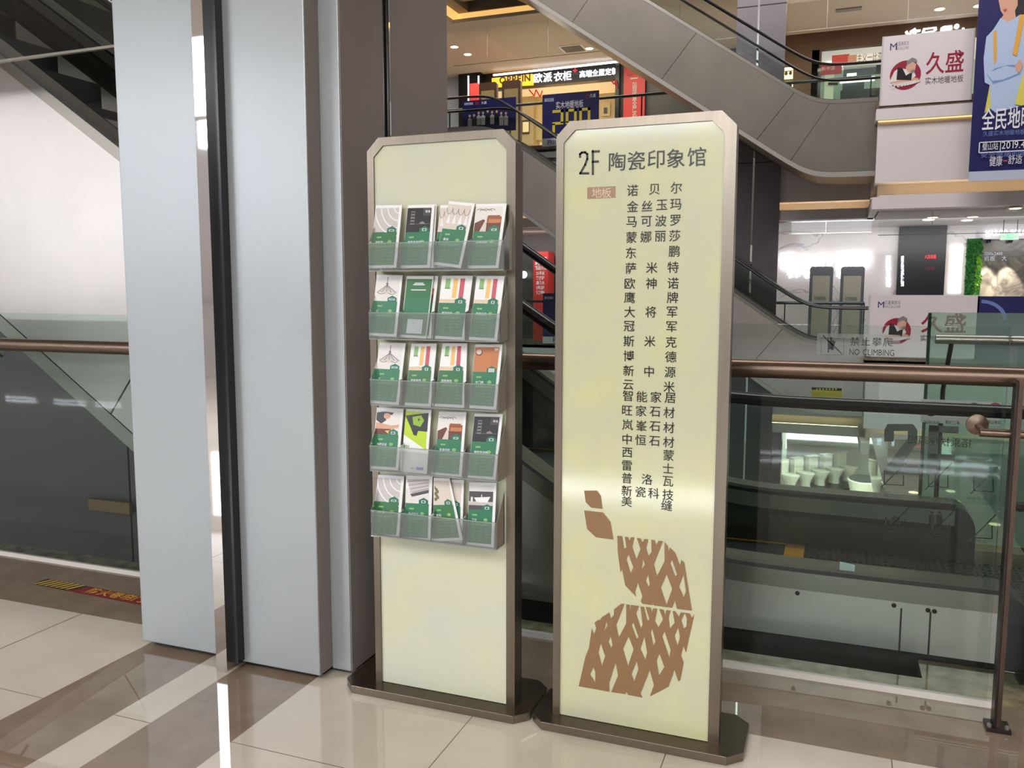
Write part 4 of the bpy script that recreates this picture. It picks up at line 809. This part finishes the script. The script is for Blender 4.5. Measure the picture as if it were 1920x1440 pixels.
# ------------------------------------------------------------------ third-floor shops
Y3 = 23.8
b = B(); b.box(-16, -10.6, Y3, Y3+.2, 4.67, 7.75, 'poster_pale'); b.box(-10.6, -9.9, Y3-.3, Y3+.2, 4.67, 7.75, 'black_gloss'); b.box(-9.9, -5.86, Y3-.05, Y3+.2, 7.28, 7.75, 'black_gloss'); b.box(-5.86, -5.75, Y3-.3, Y3+.2, 4.67, 7.75, 'black_gloss')
b.box(-5.1, -2.0, Y3-.2, Y3+.2, 4.67, 7.75, 'dark_wall'); b.box(-5.75, -5.1, Y3-.1, Y3, 4.67, 7.75, 'dark_wall'); struct(b, 'wall_upper_far')
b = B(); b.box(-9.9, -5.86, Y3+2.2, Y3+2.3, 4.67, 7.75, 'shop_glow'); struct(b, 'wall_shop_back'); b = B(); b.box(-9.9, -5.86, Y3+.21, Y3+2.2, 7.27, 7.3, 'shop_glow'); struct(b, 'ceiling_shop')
b = B(); b.box(-2.0, -.55, 22.9, 23.1, 4.67, 7.75, 'wood_brown'); b.box(-.55, 9, 22.9, 23.1, 7.33, 7.75, 'wood_brown'); b.box(-.72, -.50, 22.9, 23.1, 4.67, 7.33, 'wood_brown'); struct(b, 'wall_upper_right')
b = B(); b.box(-.55, 5, 25.2, 25.3, 4.67, 7.6, 'shop_green_glow'); struct(b, 'wall_kitchen_back'); b = B(); b.box(-.55, 5, 23.12, 25.2, 7.33, 7.4, 'shop_white_glow'); struct(b, 'ceiling_kitchen')
def f(b): boxpx(b, 922, 140, 998, 162.5, Y3-.22, .15, 'sign_yellow') if False else b.prism([at(922, 146.5, Y3-.2), at(922, 163, Y3-.2), at(998, 158.5, Y3-.2), at(998, 138.5, Y3-.2)], (0, .12, 0), 'sign_yellow'); text(b, 'OPPEIN', at(936, 158.5, Y3-.215), .26, 'wood_brown', r=(1, 0, 0), bold=.035, width=.98)
onwall('shop_sign', 'yellow lit sign board with dark Latin letters', 'sign', f)
def f(b):
    for ch, u, v, h in (('欧', 1000, 156, .28), ('派', 1018, 154.5, .28), ('衣', 1038, 153, .27), ('柜', 1055, 151.5, .27)): p = at(u, v, Y3-.062); put(b, ch, p, h, 'letter_white', bold=.008, ext=.04)
    text(b, '高端全屋定制', at(1086, 146, Y3-.062), .2, 'letter_white', bold=.006, ext=.05, width=1.12)
    p = at(1078, 132, Y3-.07); b.box(p.x-.06, p.x+.06, p.y, p.y+.02, p.z-.012, p.z+.012, 'red_led'); b.box(p.x-.012, p.x+.012, p.y, p.y+.02, p.z-.05, p.z+.06, 'red_led')
onwall('shop_sign', 'white glowing characters on the black shop front', 'sign', f)
def f(b):
    b.tube([at(925, 141, Y3-.4), at(1165, 115, Y3-.4)], .03, 'letter_white', 6)
onwall('tube_light', 'thin white light line above the black shop front', 'lamp', f)
for k, (u, l) in enumerate(((878, 'left'), (897, 'right'))):
    def f(b): boxpx(b, u-1.3, 142, u+1.3, 192, Y3-.33, .02, 'letter_cool')
    onwall('tube_light', 'upright white light strip on the dark shop corner, %s one' % l, 'lamp', f)
def f(b): boxpx(b, 881, 157, 896, 200, 21.6, .5, 'banner_red')
onwall('promo_stand', 'red stand beside the brown sign pillars upstairs', 'stand', f)
def f(b):
    p, q = at(1170, 128, Y3-.35), at(1208, 240, Y3-.35); b.box(p.x, q.x, Y3-.35, Y3-.33, 4.668, p.z+.05, 'banner_red'); 
    for k, ch in enumerate('加盟优惠全屋定制'): r = at(1185, 163+9*k, Y3-.36); put(b, ch, r, .14, 'p_beige', bold=.01)
    boxpx(b, 1176, 140, 1186, 142, Y3-.36, .005, 'poster_red'); boxpx(b, 1182, 146, 1196, 147.5, Y3-.36, .005, 'p_beige')
onwall('roll_banner', 'red upright banner right of the black shop front', 'banner', f)
def f(b):
    for k, (u0, v0, u1, v1) in enumerate(((992, 168, 1002, 180), (1002, 180, 1005, 168), (1005, 168, 1013, 182), (1013, 182, 1017, 170))): b.tube([at(u0, v0, Y3-.36), at(u1, v1, Y3-.36)], .02, 'banner_red', 5)
    for (u0, v0, u1, v1) in ((1147, 152, 1152, 158), (1152, 158, 1155, 150), (1155, 150, 1158, 165)): b.tube([at(u0, v0, Y3-.36), at(u1, v1, Y3-.36)], .02, 'banner_red', 5)
onwall('garland', 'red zigzag garland in the upper shop doorway', 'garland', f)
def f(b):
    boxpx(b, 975, 182, 1000, 270, Y3+1.0, .6, 'beige_cab'); boxpx(b, 978, 226, 992, 250, Y3+.95, .03, 'wood_brown'); boxpx(b, 980, 229, 991, 247, Y3+.93, .02, 'shop_glow'); boxpx(b, 1002, 180, 1016, 262, Y3+1.2, .4, 'totem_cream')
onwall('wardrobe', 'beige wardrobe with a lit niche in the upper shop', 'wardrobe', f)
def f(b): p, q = at(1122, 176, Y3+1.0), at(1158, 225, Y3+1.0); b.box(p.x, q.x, Y3+1.0, Y3+1.4, 4.668, p.z, 'beige_cab'); boxpx(b, 1128, 193, 1144, 217, Y3+.96, .03, 'totem_cream'); boxpx(b, 1132, 202, 1138, 212, Y3+.94, .02, 'p_black')
onwall('cabinet', 'cream cabinet with a dark ornament right of the price poster', 'cabinet', f)
# posters on the upper railing
def fig(b, u, v, hh, Y, coat, head='p_skin'):
    c = at(u, v, Y); k = hh; b.poly([(c.x+.10*k*math.cos(t*.6), Y, c.z+.14*k*math.sin(t*.6)) for t in range(10)], head)
    b.poly([(c.x-.11*k, Y-.001, c.z+.02*k), (c.x-.08*k, Y-.001, c.z+.16*k), (c.x+.08*k, Y-.001, c.z+.16*k), (c.x+.11*k, Y-.001, c.z+.04*k), (c.x, Y-.001, c.z+.10*k)], 'hair_dark')
    b.poly([(c.x-.24*k, Y+.001, c.z-1.1*k), (c.x+.24*k, Y+.001, c.z-1.1*k), (c.x+.22*k, Y+.001, c.z-.25*k), (c.x+.07*k, Y+.001, c.z-.12*k), (c.x-.07*k, Y+.001, c.z-.12*k), (c.x-.22*k, Y+.001, c.z-.25*k)], coat)
def group_poster(b, tl, br, Y, big=False):
    p, q = at(*tl, Y), at(*br, Y); W, Hh = q.x-p.x, p.z-q.z; b.box(p.x, q.x, Y, Y+.02, q.z, p.z, 'poster_navy')
    y = Y-.004; b.box(p.x+.04*W, p.x+.20*W, y, Y, p.z-.13*Hh, p.z-.06*Hh, 'poster_pale'); text(b, '红星美凯龙', (p.x+.05*W, y-.001, p.z-.125*Hh), .045*Hh/1.0, 'print_blue', width=.14*W)
    text(b, '久盛', (p.x+.36*W, y, p.z-.14*Hh), .09*Hh, 'print_white', bold=.02); c = (p.x+.28*W, p.z-.10*Hh); b.poly([(c[0]+.04*W*math.cos(t*.5), y, c[1]+.05*Hh*math.sin(t*.5)) for t in range(13)], 'poster_red')
    coats = ['p_grey', 'p_dgrey', 'p_grey', 'p_lgrey', 'p_black', 'p_grey', 'p_black', 'p_beige', 'p_beige']
    for k in range(9):
        x = p.x+W*(.14+.085*k); z = p.z-Hh*(.46-.10*math.sin(k/8*math.pi)+.03*(k % 2)); kk = .30*Hh; y = Y-.004-.006*(k % 2)
        b.poly([(x-.20*kk, y, z-1.25*kk), (x+.22*kk, y, z-1.25*kk), (x+.25*kk, y, z-.4*kk), (x, y, z-.2*kk), (x-.24*kk, y, z-.4*kk)], coats[k]); b.poly([(x+.13*kk*math.cos(t*.63), y-.002, z+.19*kk*math.sin(t*.63)) for t in range(10)], 'p_skin')
        b.poly([(x-.14*kk, y-.003, z+.02*kk), (x-.1*kk, y-.003, z+.22*kk), (x+.1*kk, y-.003, z+.22*kk), (x+.14*kk, y-.003, z+.04*kk), (x, y-.003, z+.12*kk)], 'hair_dark')
    if big: text(b, '全民地暖节', (p.x+.02*W, Y-.02, q.z+.13*Hh), .22*Hh, 'print_white', bold=.012, width=.84*W)
onwall('promo_poster', 'navy poster with a row of people on the upper railing', 'poster', lambda b: group_poster(b, (867, 190), (967, 244), YB-.02))
onwall('promo_poster', 'navy poster with a row of people hung on the ground floor', 'poster', lambda b: group_poster(b, (1366, 814), (1441, 917), 20.6, True))
def price(b):
    Y = YB-.02; p, q = at(1017, 178, Y), at(1122, 262, Y); b.box(p.x, q.x, Y, Y+.02, 4.74, p.z, 'poster_navy'); b.box(p.x, q.x, Y-.003, Y, 4.72, 4.90, 'poster_white')
    y = Y-.006; boxpx(b, 1021, 185, 1038, 190, y, .004, 'poster_pale'); ctext(b, '红星美凯龙', 1022, 185, 1037, 190, y-.002, 'print_blue'); ctext(b, '久盛', 1106, 176, 1117, 182, y, 'print_white', bold=.02); c = at(1102, 181, y); b.poly([(c.x+.05*math.cos(t*.5), y, c.z+.05*math.sin(t*.5)) for t in range(13)], 'poster_red'); b.poly([(c.x+.03*math.cos(t*.5), y-.002, c.z+.03*math.sin(t*.5)) for t in range(13)], 'poster_navy')
    ctext(b, '实木地暖地板', 1042, 191, 1094, 201, y, 'print_white', bold=.005)
    x0 = at(1036, 205, y).x; z1 = at(1060, 205, y).z; W, h, t = .26, .60, .062
    def rr(x, z, w_, hh): b.box(x, x+w_, y-.003, y, z, z+hh, 'print_yellow')
    z0 = z1-h
    rr(x0, z1-t, W, t); rr(x0+W-t, z1-h/2, t, h/2); rr(x0, z0+h/2-t/2, W, t); rr(x0, z0, t, h/2); rr(x0, z0, W, t)
    for k in (1, 2):
        x = x0+k*(W+.06); rr(x, z1-t, W, t); rr(x, z1-h/2, t, h/2); rr(x+W-t, z0, t, h); rr(x, z0+h/2-t/2, W, t); rr(x, z0, W, t)
    text(b, '四川', (p.x+.12, y, 4.74), .13, 'print_blue', bold=.02)
onwall('price_poster', 'navy poster with the yellow price 299 on the upper railing', 'poster', price)
# white banners with the craftsman emblem
def craftsman(b, Y, cx, cz, k):
    E = lambda pts, m, d: b.poly([(cx+x*k, Y-d, cz+z*k) for x, z in pts], m)
    E(ell(0, 0, .50, .50, 28), 'poster_red', .002)
    E([(-.5, -.18), (-.36, .16), (-.2, .26), (.02, .2), (.26, .12), (.34, -.05), (.2, -.2), (-.1, -.3), (-.4, -.28)], 'p_lgrey', .004)
    E([(-.26, .28), (-.1, .24), (.02, -.02), (.22, .1), (.2, -.2), (-.28, -.14)], 'p_black', .006)
    E([(.0, .24), (.08, .1), (.2, .04), (.3, .12), (.33, .34), (.22, .44), (.06, .40)], 'p_skin', .008); E([(.0, .26), (.04, .48), (.2, .58), (.34, .5), (.36, .4), (.2, .42), (.08, .36)], 'p_mid', .010); E([(.2, .04), (.3, .1), (.28, .18), (.16, .14)], 'p_mid', .010)
    E([(-.46, -.2), (-.1, -.16), (.2, -.2), (.3, -.26), (.0, -.34), (-.4, -.3)], 'p_skin', .009); E([(.24, -.1), (.42, -.14), (.44, -.22), (.2, -.24)], 'p_skin', .010)
    E([(-.42, -.26), (.48, -.2), (.48, -.27), (.1, -.36), (-.36, -.34)], 'p_beige', .011)
    text(b, 'Treessun', (cx-.5*k, Y-.013, cz-.47*k), .22*k, 'print_white', width=.86*k, r=(1, 0, .16), bold=.01)
def banner(b, Y, tl, br, full=True):
    p, q = at(*tl, Y), at(*br, Y); b.box(p.x, q.x, Y, Y+.03, q.z, p.z, 'poster_white'); W, Hh = q.x-p.x, p.z-q.z; y = Y-.003
    text(b, 'M', (p.x+.075*W, y, p.z-.22*Hh), .145*Hh, 'print_blue'); text(b, '红星美凯龙', (p.x+.145*W, y, p.z-.155*Hh), .07*Hh, 'print_grey', width=.15*W); text(b, 'MACALLINE', (p.x+.145*W, y, p.z-.215*Hh), .06*Hh, 'print_grey', width=.15*W)
    craftsman(b, y, p.x+.27*W, p.z-.58*Hh, .42*Hh)
    text(b, '久盛', (p.x+.49*W, y, p.z-.60*Hh), .33*Hh, 'poster_red', bold=.012, width=.42*W); text(b, '实木地暖地板', (p.x+.49*W, y, p.z-.74*Hh), .11*Hh, 'p_dgrey', width=.42*W)
    for x in (p.x, q.x): b.box(x-.012, x+.012, Y-.01, Y+.03, q.z, p.z, 'p_grey')
onwall('promo_banner', 'white banner with red round craftsman emblem on the upper gallery', 'banner', lambda b: banner(b, YA-.02, (1656, 69), (1820, 187)))
def low(b):
    Y = YA-.02; banner(b, Y, (1631, 553), (1828, 673))
onwall('promo_banner', 'pinkish white banner with round craftsman emblem on our level across the atrium', 'banner', low)
def f(b):
    Y = YA-.03; p, q = at(1834, 555.5, Y), at(1990, 587, Y); b.box(p.x, q.x, Y, Y+.03, .15, p.z, 'poster_navy')
    pts = [(p.x+.05+.42*math.cos(t), p.z-.42+.36*math.sin(t)) for t in [.05+1.5*k/10 for k in range(11)]]; pin = [(p.x+.05+.36*math.cos(t), p.z-.42+.30*math.sin(t)) for t in [.05+1.5*k/10 for k in range(11)]]
    for k in range(10): b.poly([(x, Y-.003, z) for x, z in (pts[k], pts[k+1], pin[k+1], pin[k])], 'p_blue') if k > -1 else None
onwall('promo_banner', 'dark blue banner right of the pinkish white one', 'banner', f)
# big hanging banner with a woman
def woman(b):
    Y = 16.6; P = lambda u, v: at(u, v, Y)
    top = P(1838, 0).z+1.4; tl, bl = P(1838, 0), P(1814, 322); x0 = (tl.x+bl.x)/2; x1 = P(2030, 200).x
    b.box(x0, x1, Y, Y+.02, bl.z, top, 'poster_navy')
    d = [0]
    def S(pts, m): d[0] += .002; vs, fs = shape([(P(u, v).x, P(u, v).z) for u, v in pts]); b.mesh([(x, Y-.002-d[0], z) for x, z, _ in vs], fs, m)
    S([(1872, -60), (1915, -70), (1960, -50), (1962, 0), (1950, 40), (1918, 45), (1895, 30), (1878, 0)], 'hair_dark')
    S([(1872, 0), (1876, 20), (1884, 33), (1897, 32), (1908, 10), (1908, -40), (1880, -45)], 'p_skin'); S([(1880, 19), (1886, 16), (1889, 19), (1884, 24)], 'lips')
    S([(1880, 30), (1902, 14), (1905, 38), (1888, 44), (1876, 36)], 'p_skin')
    S([(1862, 118), (1920, 120), (1975, 125), (1985, 200), (1960, 255), (1842, 258), (1845, 215), (1854, 168)], 'skirt_yellow')
    S([(1876, 34), (1890, 42), (1912, 28), (1960, 26), (1990, 70), (1990, 150), (1950, 200), (1935, 246), (1858, 240), (1856, 160), (1846, 155), (1844, 110), (1849, 70), (1862, 56)], 'shirt_blue')
    S([(1862, 158), (1888, 150), (1912, 140), (1918, 126), (1912, 122), (1890, 122), (1866, 128), (1850, 140)], 'shirt_shade'); S([(1850, 138), (1885, 124), (1908, 128), (1908, 138), (1880, 150), (1860, 152)], 'shirt_blue'); S([(1903, 122), (1912, 112), (1918, 122), (1912, 136), (1904, 134)], 'p_skin')
    S([(1862, 60), (1868, 57), (1868, 112), (1863, 122)], 'vest_amber'); S([(1912, 28), (1921, 28), (1906, 106), (1898, 102)], 'vest_amber'); S([(1917, 140), (1924, 140), (1922, 200), (1902, 196)], 'skirt_yellow')
    S([(1838, 256), (1844, 214), (1856, 204), (1866, 212), (1925, 196), (1960, 190), (2030, 180), (2030, 262), (1836, 268)], 'poster_navy')
    y = Y-.040
    for s, u0, v0, u1, v1, k, m in (('全民地暖节', 1840, 206, 1962, 246, .012, 'print_white'), ('久盛实木地暖地板全国联动', 1842, 247, 1962, 257, 0, 'p_blue'), ('璧山站', 1841, 269, 1871, 283, 0, 'print_white'), ('|2019.4.', 1873, 264, 1926, 282, 0, 'print_white'), ('安全健康的暖家', 1837, 287, 1940, 297, 0, 'p_blue'), ('健康', 1854, 294, 1879, 313, 0, 'print_white'), ('舒适', 1889, 291, 1916, 309, 0, 'print_white')):
        a, c = P(u0, (v0+v1)/2), P(u1, (v0+v1)/2); hh = (P(u0, v0).z-P(u0, v1).z)/.92; zz = P((u0+u1)/2, v1-(u1-u0)*.0).z
        text(b, s, (a.x, y, P(u0, v1).z), hh, m, bold=k, width=c.x-a.x)
    a, c = P(1836, 268), P(1990, 264)
    for z in (P(1836, 268).z, P(1836, 287).z): b.box(a.x, c.x, y-.002, y, z-.008, z+.008, 'print_white')
    b.box(a.x-.008, a.x+.008, y-.002, y, P(1836, 287).z, a.z, 'print_white'); p = P(1884, 302); b.box(p.x-.03, p.x+.03, y, y+.002, p.z-.01, p.z+.01, 'p_red')
    b.box(x0+.01, x1, Y+.002, Y+.025, P(1818, 340).z, bl.z, 'poster_pale')
onwall('hanging_banner', 'huge navy banner showing a woman in pale blue shirt with folded arms', 'banner', woman)
# upper right shop
def f(b):
    Y = 22.85
    for P in ([(1697, 60), (1701, 57), (1704, 63), (1709, 62), (1708, 66), (1701, 67)], [(1706, 58), (1716, 52), (1718, 56), (1726, 55), (1726, 58), (1718, 60), (1718, 65), (1713, 66), (1712, 61), (1706, 62)]): b.prism([at(u, v, Y) for u, v in P], (0, .05, 0), 'letter_white')
    q = [at(u, v, Y) for u, v in ((1728, 62), (1731, 53), (1756, 50), (1757, 56), (1752, 60))]; h = [at(u, v, Y) for u, v in ((1733, 60), (1735, 56), (1751, 53.5), (1750, 57))]
    vs, fs = shape([(p.x, p.z) for p in q], [[(p.x, p.z) for p in h]]); b.mesh([(x, Y, z) for x, z, _ in vs], fs, 'letter_white')
    b.prism([at(u, v, Y) for u, v in ((1763, 59), (1764, 52), (1769, 49), (1785, 47), (1786, 54), (1781, 57))], (0, .05, 0), 'letter_white')
    for u, v, r in ((1794, 49, .055), (1806, 54, .03)): c = at(u, v, Y); b.prism([(c.x+r*math.cos(t*.6283), Y, c.z+r*math.sin(t*.6283)) for t in range(10)], (0, .05, 0), 'letter_white')
onwall('shop_sign', 'white glowing rounded characters above the upper white banner', 'sign', f)
for k, (v0, v1, l) in enumerate(((129, 150, 'upper'), (157, 168, 'lower'))):
    def f(b):
        p, q = at(1471, v0, 22.6), at(1486, v1, 22.6); b.box(p.x, q.x, 22.5, 22.7, q.z, p.z, 'lantern'); b.box(p.x-.02, q.x+.02, 22.48, 22.72, q.z-.03, q.z, 'wood_brown'); b.box(p.x, q.x, 22.49, 22.71, p.z-.10, p.z-.08, 'wood_brown') if k == 0 else None
        for s in (-1, 1): c = ((p.x+q.x)/2+s*.05, (p.z+q.z)/2); b.poly([(c[0]+.04*math.cos(t*.785), 22.49, c[1]+.05*math.sin(t*.785)) for t in range(8)], 'wood_brown')
    onwall('wall_lantern', 'glowing square lantern by the upper shop door, %s one' % l, 'lamp', f)
def f(b):
    boxpx(b, 1533, 128, 1546, 186, 22.84, .02, 'clear_glass'); boxpx(b, 1547, 128, 1562, 186, 22.83, .04, 'shop_green_glow'); boxpx(b, 1562, 128, 1640, 186, 22.84, .02, 'clear_glass'); p, q = at(1553, 157, 22.79), at(1571, 157, 22.79); b.tube([p, q], .03, 'p_black', 8)
onwall('glass_door', 'glass shop door with black bar handle, upper right shop', 'door', f)
def f(b):
    boxpx(b, 1540, 121, 1578, 138, 22.82, .01, 'poster_red'); boxpx(b, 1560, 104, 1592, 118, 22.82, .01, 'banner_red'); ctext(b, '新中源', 1540, 126, 1566, 131, 22.81, 'p_beige')
    boxpx(b, 1590, 104, 1606, 117, 22.81, .01, 'p_skin'); boxpx(b, 1606, 103, 1658, 113, 22.81, .01, 'shop_white_glow'); ctext(b, '主义一比亚', 1607, 102, 1655, 113, 22.80, 'wood_brown')
onwall('promo_poster', 'red and cream posters on the upper right shop glass', 'poster', f)
def f(b):
    boxpx(b, 1580, 150, 1620, 168, 24.3, .2, 'teal_dark'); boxpx(b, 1576, 170, 1655, 186, 24.0, .4, 'teal_dark'); boxpx(b, 1582, 127, 1655, 134, 24.3, .25, 'teal_dark'); boxpx(b, 1575, 148, 1640, 150, 24.2, .1, 'lit_panel'); boxpx(b, 1545, 119, 1580, 124, 24.2, .1, 'lit_panel'); boxpx(b, 1632, 166, 1645, 178, 23.9, .05, 'p_black')
    boxpx(b, 1588, 138, 1606, 140, 24.2, .1, 'lit_panel')
onwall('kitchen_display', 'teal kitchen units seen through the upper right shop glass', 'kitchen unit', f)

# red promo stand and others seen in the gap between the two signs
def f(b):
    Y = 20.7; p, q = at(990, 472, Y), at(1028, 472, Y); m = at(1000, 472, Y); b.prism([(p.x, Y+.5, .12), (m.x, Y, .12), (q.x, Y, .12), (q.x, Y+.5, .12)], (0, 0, p.z-.12), 'banner_red')
    for k, s in enumerate(('福贝尔瓷砖', '最好一点', '精品只兆', '25平米', '客厅砖', '通风木', '大理石瓷砖', '订购')): ctext(b, s, 1003+(2 if 2 < k else 0), 479+(11, 20, 28, 38, 47, 56, 65, 74)[k]-8, 1025-(4 if 2 < k else 0), 479+(11, 20, 28, 38, 47, 56, 65, 74)[k]-1, Y-.004, 'print_white', bold=.02)
onwall('promo_stand', 'red cardboard column with white characters seen between the two signs', 'stand', f)
def f(b):
    Y = YB-.02; p = at(1018, 550, Y); b.box(p.x, p.x+1.5, Y, Y+.02, .30, p.z, 'poster_navy'); b.box(p.x, p.x+1.5, Y-.003, Y, .16, .32, 'poster_white'); boxpx(b, 1021, 556, 1037, 561, Y-.004, .002, 'poster_pale'); ctext(b, '红星美凯龙', 1022, 556, 1036, 561, Y-.006, 'print_blue'); text(b, '四', (p.x+.25, Y-.005, .18), .14, 'print_blue', bold=.02)
onwall('promo_poster', 'navy poster on the far railing seen between the two signs', 'poster', f)
def f(b):
    c = at(982, 515, 21.3); b.poly([(c.x+.10*math.cos(t*.5236), 21.3, c.z+.10*math.sin(t*.5236)) for t in range(12)], 'letter_white')
onwall('round_lamp', 'round white lamp left of the red cardboard column', 'lamp', f)

# ------------------------------------------------------------------ ground floor shop with toilets
YQ = 24.2
b = B(); b.box(-14, -1.38, YQ, YQ+.2, -4.43, -1.65, 'dark_wall'); b.box(-1.40, -1.15, YQ-.4, YQ+.2, -4.43, -2.35, 'black_gloss'); b.box(3.2, 9, YQ, YQ+.2, -4.43, -1.65, 'dark_wall'); b.box(-1.4, 3.2, YQ, YQ+.2, -2.30, -1.65, 'soffit_grey'); b.box(-1.4, 3.2, 29.0, 29.2, -4.43, -1.65, 'shop_white_glow'); b.box(-1.5, -1.4, YQ, 29, -4.43, -1.65, 'plaster')
b.box(3.2, 3.3, YQ, 29, -4.43, -1.65, 'plaster'); struct(b, 'wall_ground_far')
def f(b):
    Y = 28.6; boxpx(b, 1474, 806, 1650, 852, Y, .05, 'lit_panel')
    pts = [(1488, 850), (1520, 842), (1560, 838), (1600, 836), (1700, 836), (1700, 862), (1488, 862)]; b.prism([at(u, v, Y-.06) for u, v in pts], (0, .05, 0), 'black_gloss')
    b.tube([at(u, v-1.5, Y-.08) for u, v in pts[:5]], .05, 'paper', 6)
onwall('light_wall', 'glowing white back wall with a dark curved panel in the bathroom shop', 'light wall', f)
b = B(); b.prism([(-1.35, 24.9, -4.43), (-.35, 24.9, -4.43), (1.35, 27.0, -4.43), (1.2, 27.75, -4.43), (.4, 27.75, -4.43)], (0, 0, .10), 'black_gloss'); tag(b.build('display_plinth'), 'low dark plinth under the toilets', 'plinth')
def f(b): b.box(-1.2, 1.9, 28.0, 28.3, -3.30, -3.25, 'lit_panel'); b.box(-1.2, 1.9, 28.02, 28.3, -3.45, -3.30, 'paper'); b.box(-1.2, 1.9, 28.25, 28.3, -4.43, -3.3, 'paper')
onwall('display_shelf', 'lit white shelf behind the row of toilets', 'shelf', f)
def toilet(x, y, z, rz):
    t = thing('toilet', 'white toilet', 'toilet', (0, 0, 0), 'toilets on the bathroom shop plinth')
    b = B(); prof = [(.13, 0), (.12, .12), (.15, .24), (.20, .36), (.205, .40)]
    b.lathe(prof, (0, 0, 0), 'ceramic', 20, 1, 1.35); b.build('bowl', t, smooth=True)
    b = B(); b.lathe([(.205, .40), (.215, .41), (.215, .44), (.19, .455), (.05, .46)], (0, -.01, 0), 'ceramic', 20, 1, 1.35); b.build('seat_lid', t, smooth=True)
    b = B(); b.box(-.20, .20, .22, .40, .36, .80, 'ceramic'); tk = b.build('tank', t, bevel=.025); b = B(); b.box(-.21, .21, .21, .41, .80, .83, 'ceramic'); b.build('tank_lid', tk, bevel=.01)
    t.location = (x, y, z); t.rotation_euler = (0, 0, rz); return t
def copy_tree(o, parent=None):
    c = o.copy(); COL.objects.link(c); c.parent = parent
    for ch in list(o.children): copy_tree(ch, c)
    return c
TP = ['toilet nearest the dark frame, front left of the row', 'second toilet from the dark frame', 'middle toilet of the white row', 'fourth toilet from the dark frame', 'toilet beside the oval tub, last of the row']
t0 = toilet(0, 0, 0, math.radians(52))
for k, l in enumerate(TP):
    t = t0 if k == 0 else copy_tree(t0)
    t.location = (-.95+.40*k, 25.35+.46*k, -4.33); t['label'] = l
def f(b):
    boxpx(b, 1652, 868, 1700, 900, 26.5, .05, 'lit_panel'); boxpx(b, 1645, 900, 1738, 940, 26.0, .5, 'shop_glow'); boxpx(b, 1704, 862, 1712, 900, 26.4, .05, 'shop_glow'); boxpx(b, 1722, 858, 1732, 930, 25.9, .05, 'shop_white_glow'); boxpx(b, 1672, 905, 1678, 930, 25.95, .05, 'totem_dark')  # glowing boxes added for the shop's warm brightness
onwall('display_case', 'self-glowing warm shop display right of the toilets on the ground floor', 'display', f)
def f(b): c = at(1684, 893, 25.6); b.lathe([(.03, -.10), (.09, -.05), (.10, 0), (.08, .06), (.02, .1)], tuple(c), 'red_led', 14)
onwall('red_lamp', 'small round red lamp in the ground floor shop', 'lamp', f)
bs = thing('bath_tub', 'oval white tub with dark inside right of the toilets', 'bath tub', (.9, 25.4, -4.43)); c = at(1618, 905, 25.5)
b = B(); b.lathe([(.30, 0), (.36, .25), (.42, .52), (.40, .54)], (c.x, 25.5, -4.43), 'ceramic', 28, 1, 1.5); b.build('shell', bs, smooth=True)
b = B(); b.lathe([(.36, .535), (.385, .545)], (c.x, 25.5, -4.43), 'p_dgrey', 28, 1, 1.5); b.build('basin_hollow', bs)
def f(b):
    Y = 22.0; p, q = at(1812, 806, Y), at(1866, 918, Y); b.box(p.x, q.x, Y, Y+.02, q.z, p.z, 'poster_red'); b.box(p.x+.06, q.x-.06, Y-.004, Y, q.z+.06, q.z+.5, 'banner_red')
onwall('roll_banner', 'dull red banner hanging on the ground floor at right', 'banner', f)
def f(b):
    Y = 6.6; b.box(-5.5, -3.3, Y, Y+.02, -2.4, .35, 'print_blue') if False else None; p, q = at(243, 830, Y), at(262, 1075, Y); b.box(p.x, p.x+.5, Y, Y+.02, q.z, p.z, 'print_blue')
onwall('promo_poster', 'dark blue upright board low behind the railing left of the column', 'poster', f)
def f(b): p, q = at(165, 935, 5.55), at(243, 965, 5.55); b.box(p.x, q.x, 5.55, 5.58, q.z, p.z, 'dim_amber')  # bar without emission, painting a soft orange reflected glow
onwall('painted_glow', 'painted dim orange glow low behind the left railing', 'lamp', f)
bpy.data.objects.remove(_fo)
for o in bpy.data.objects:
    if '_w' in o: del o['_w']
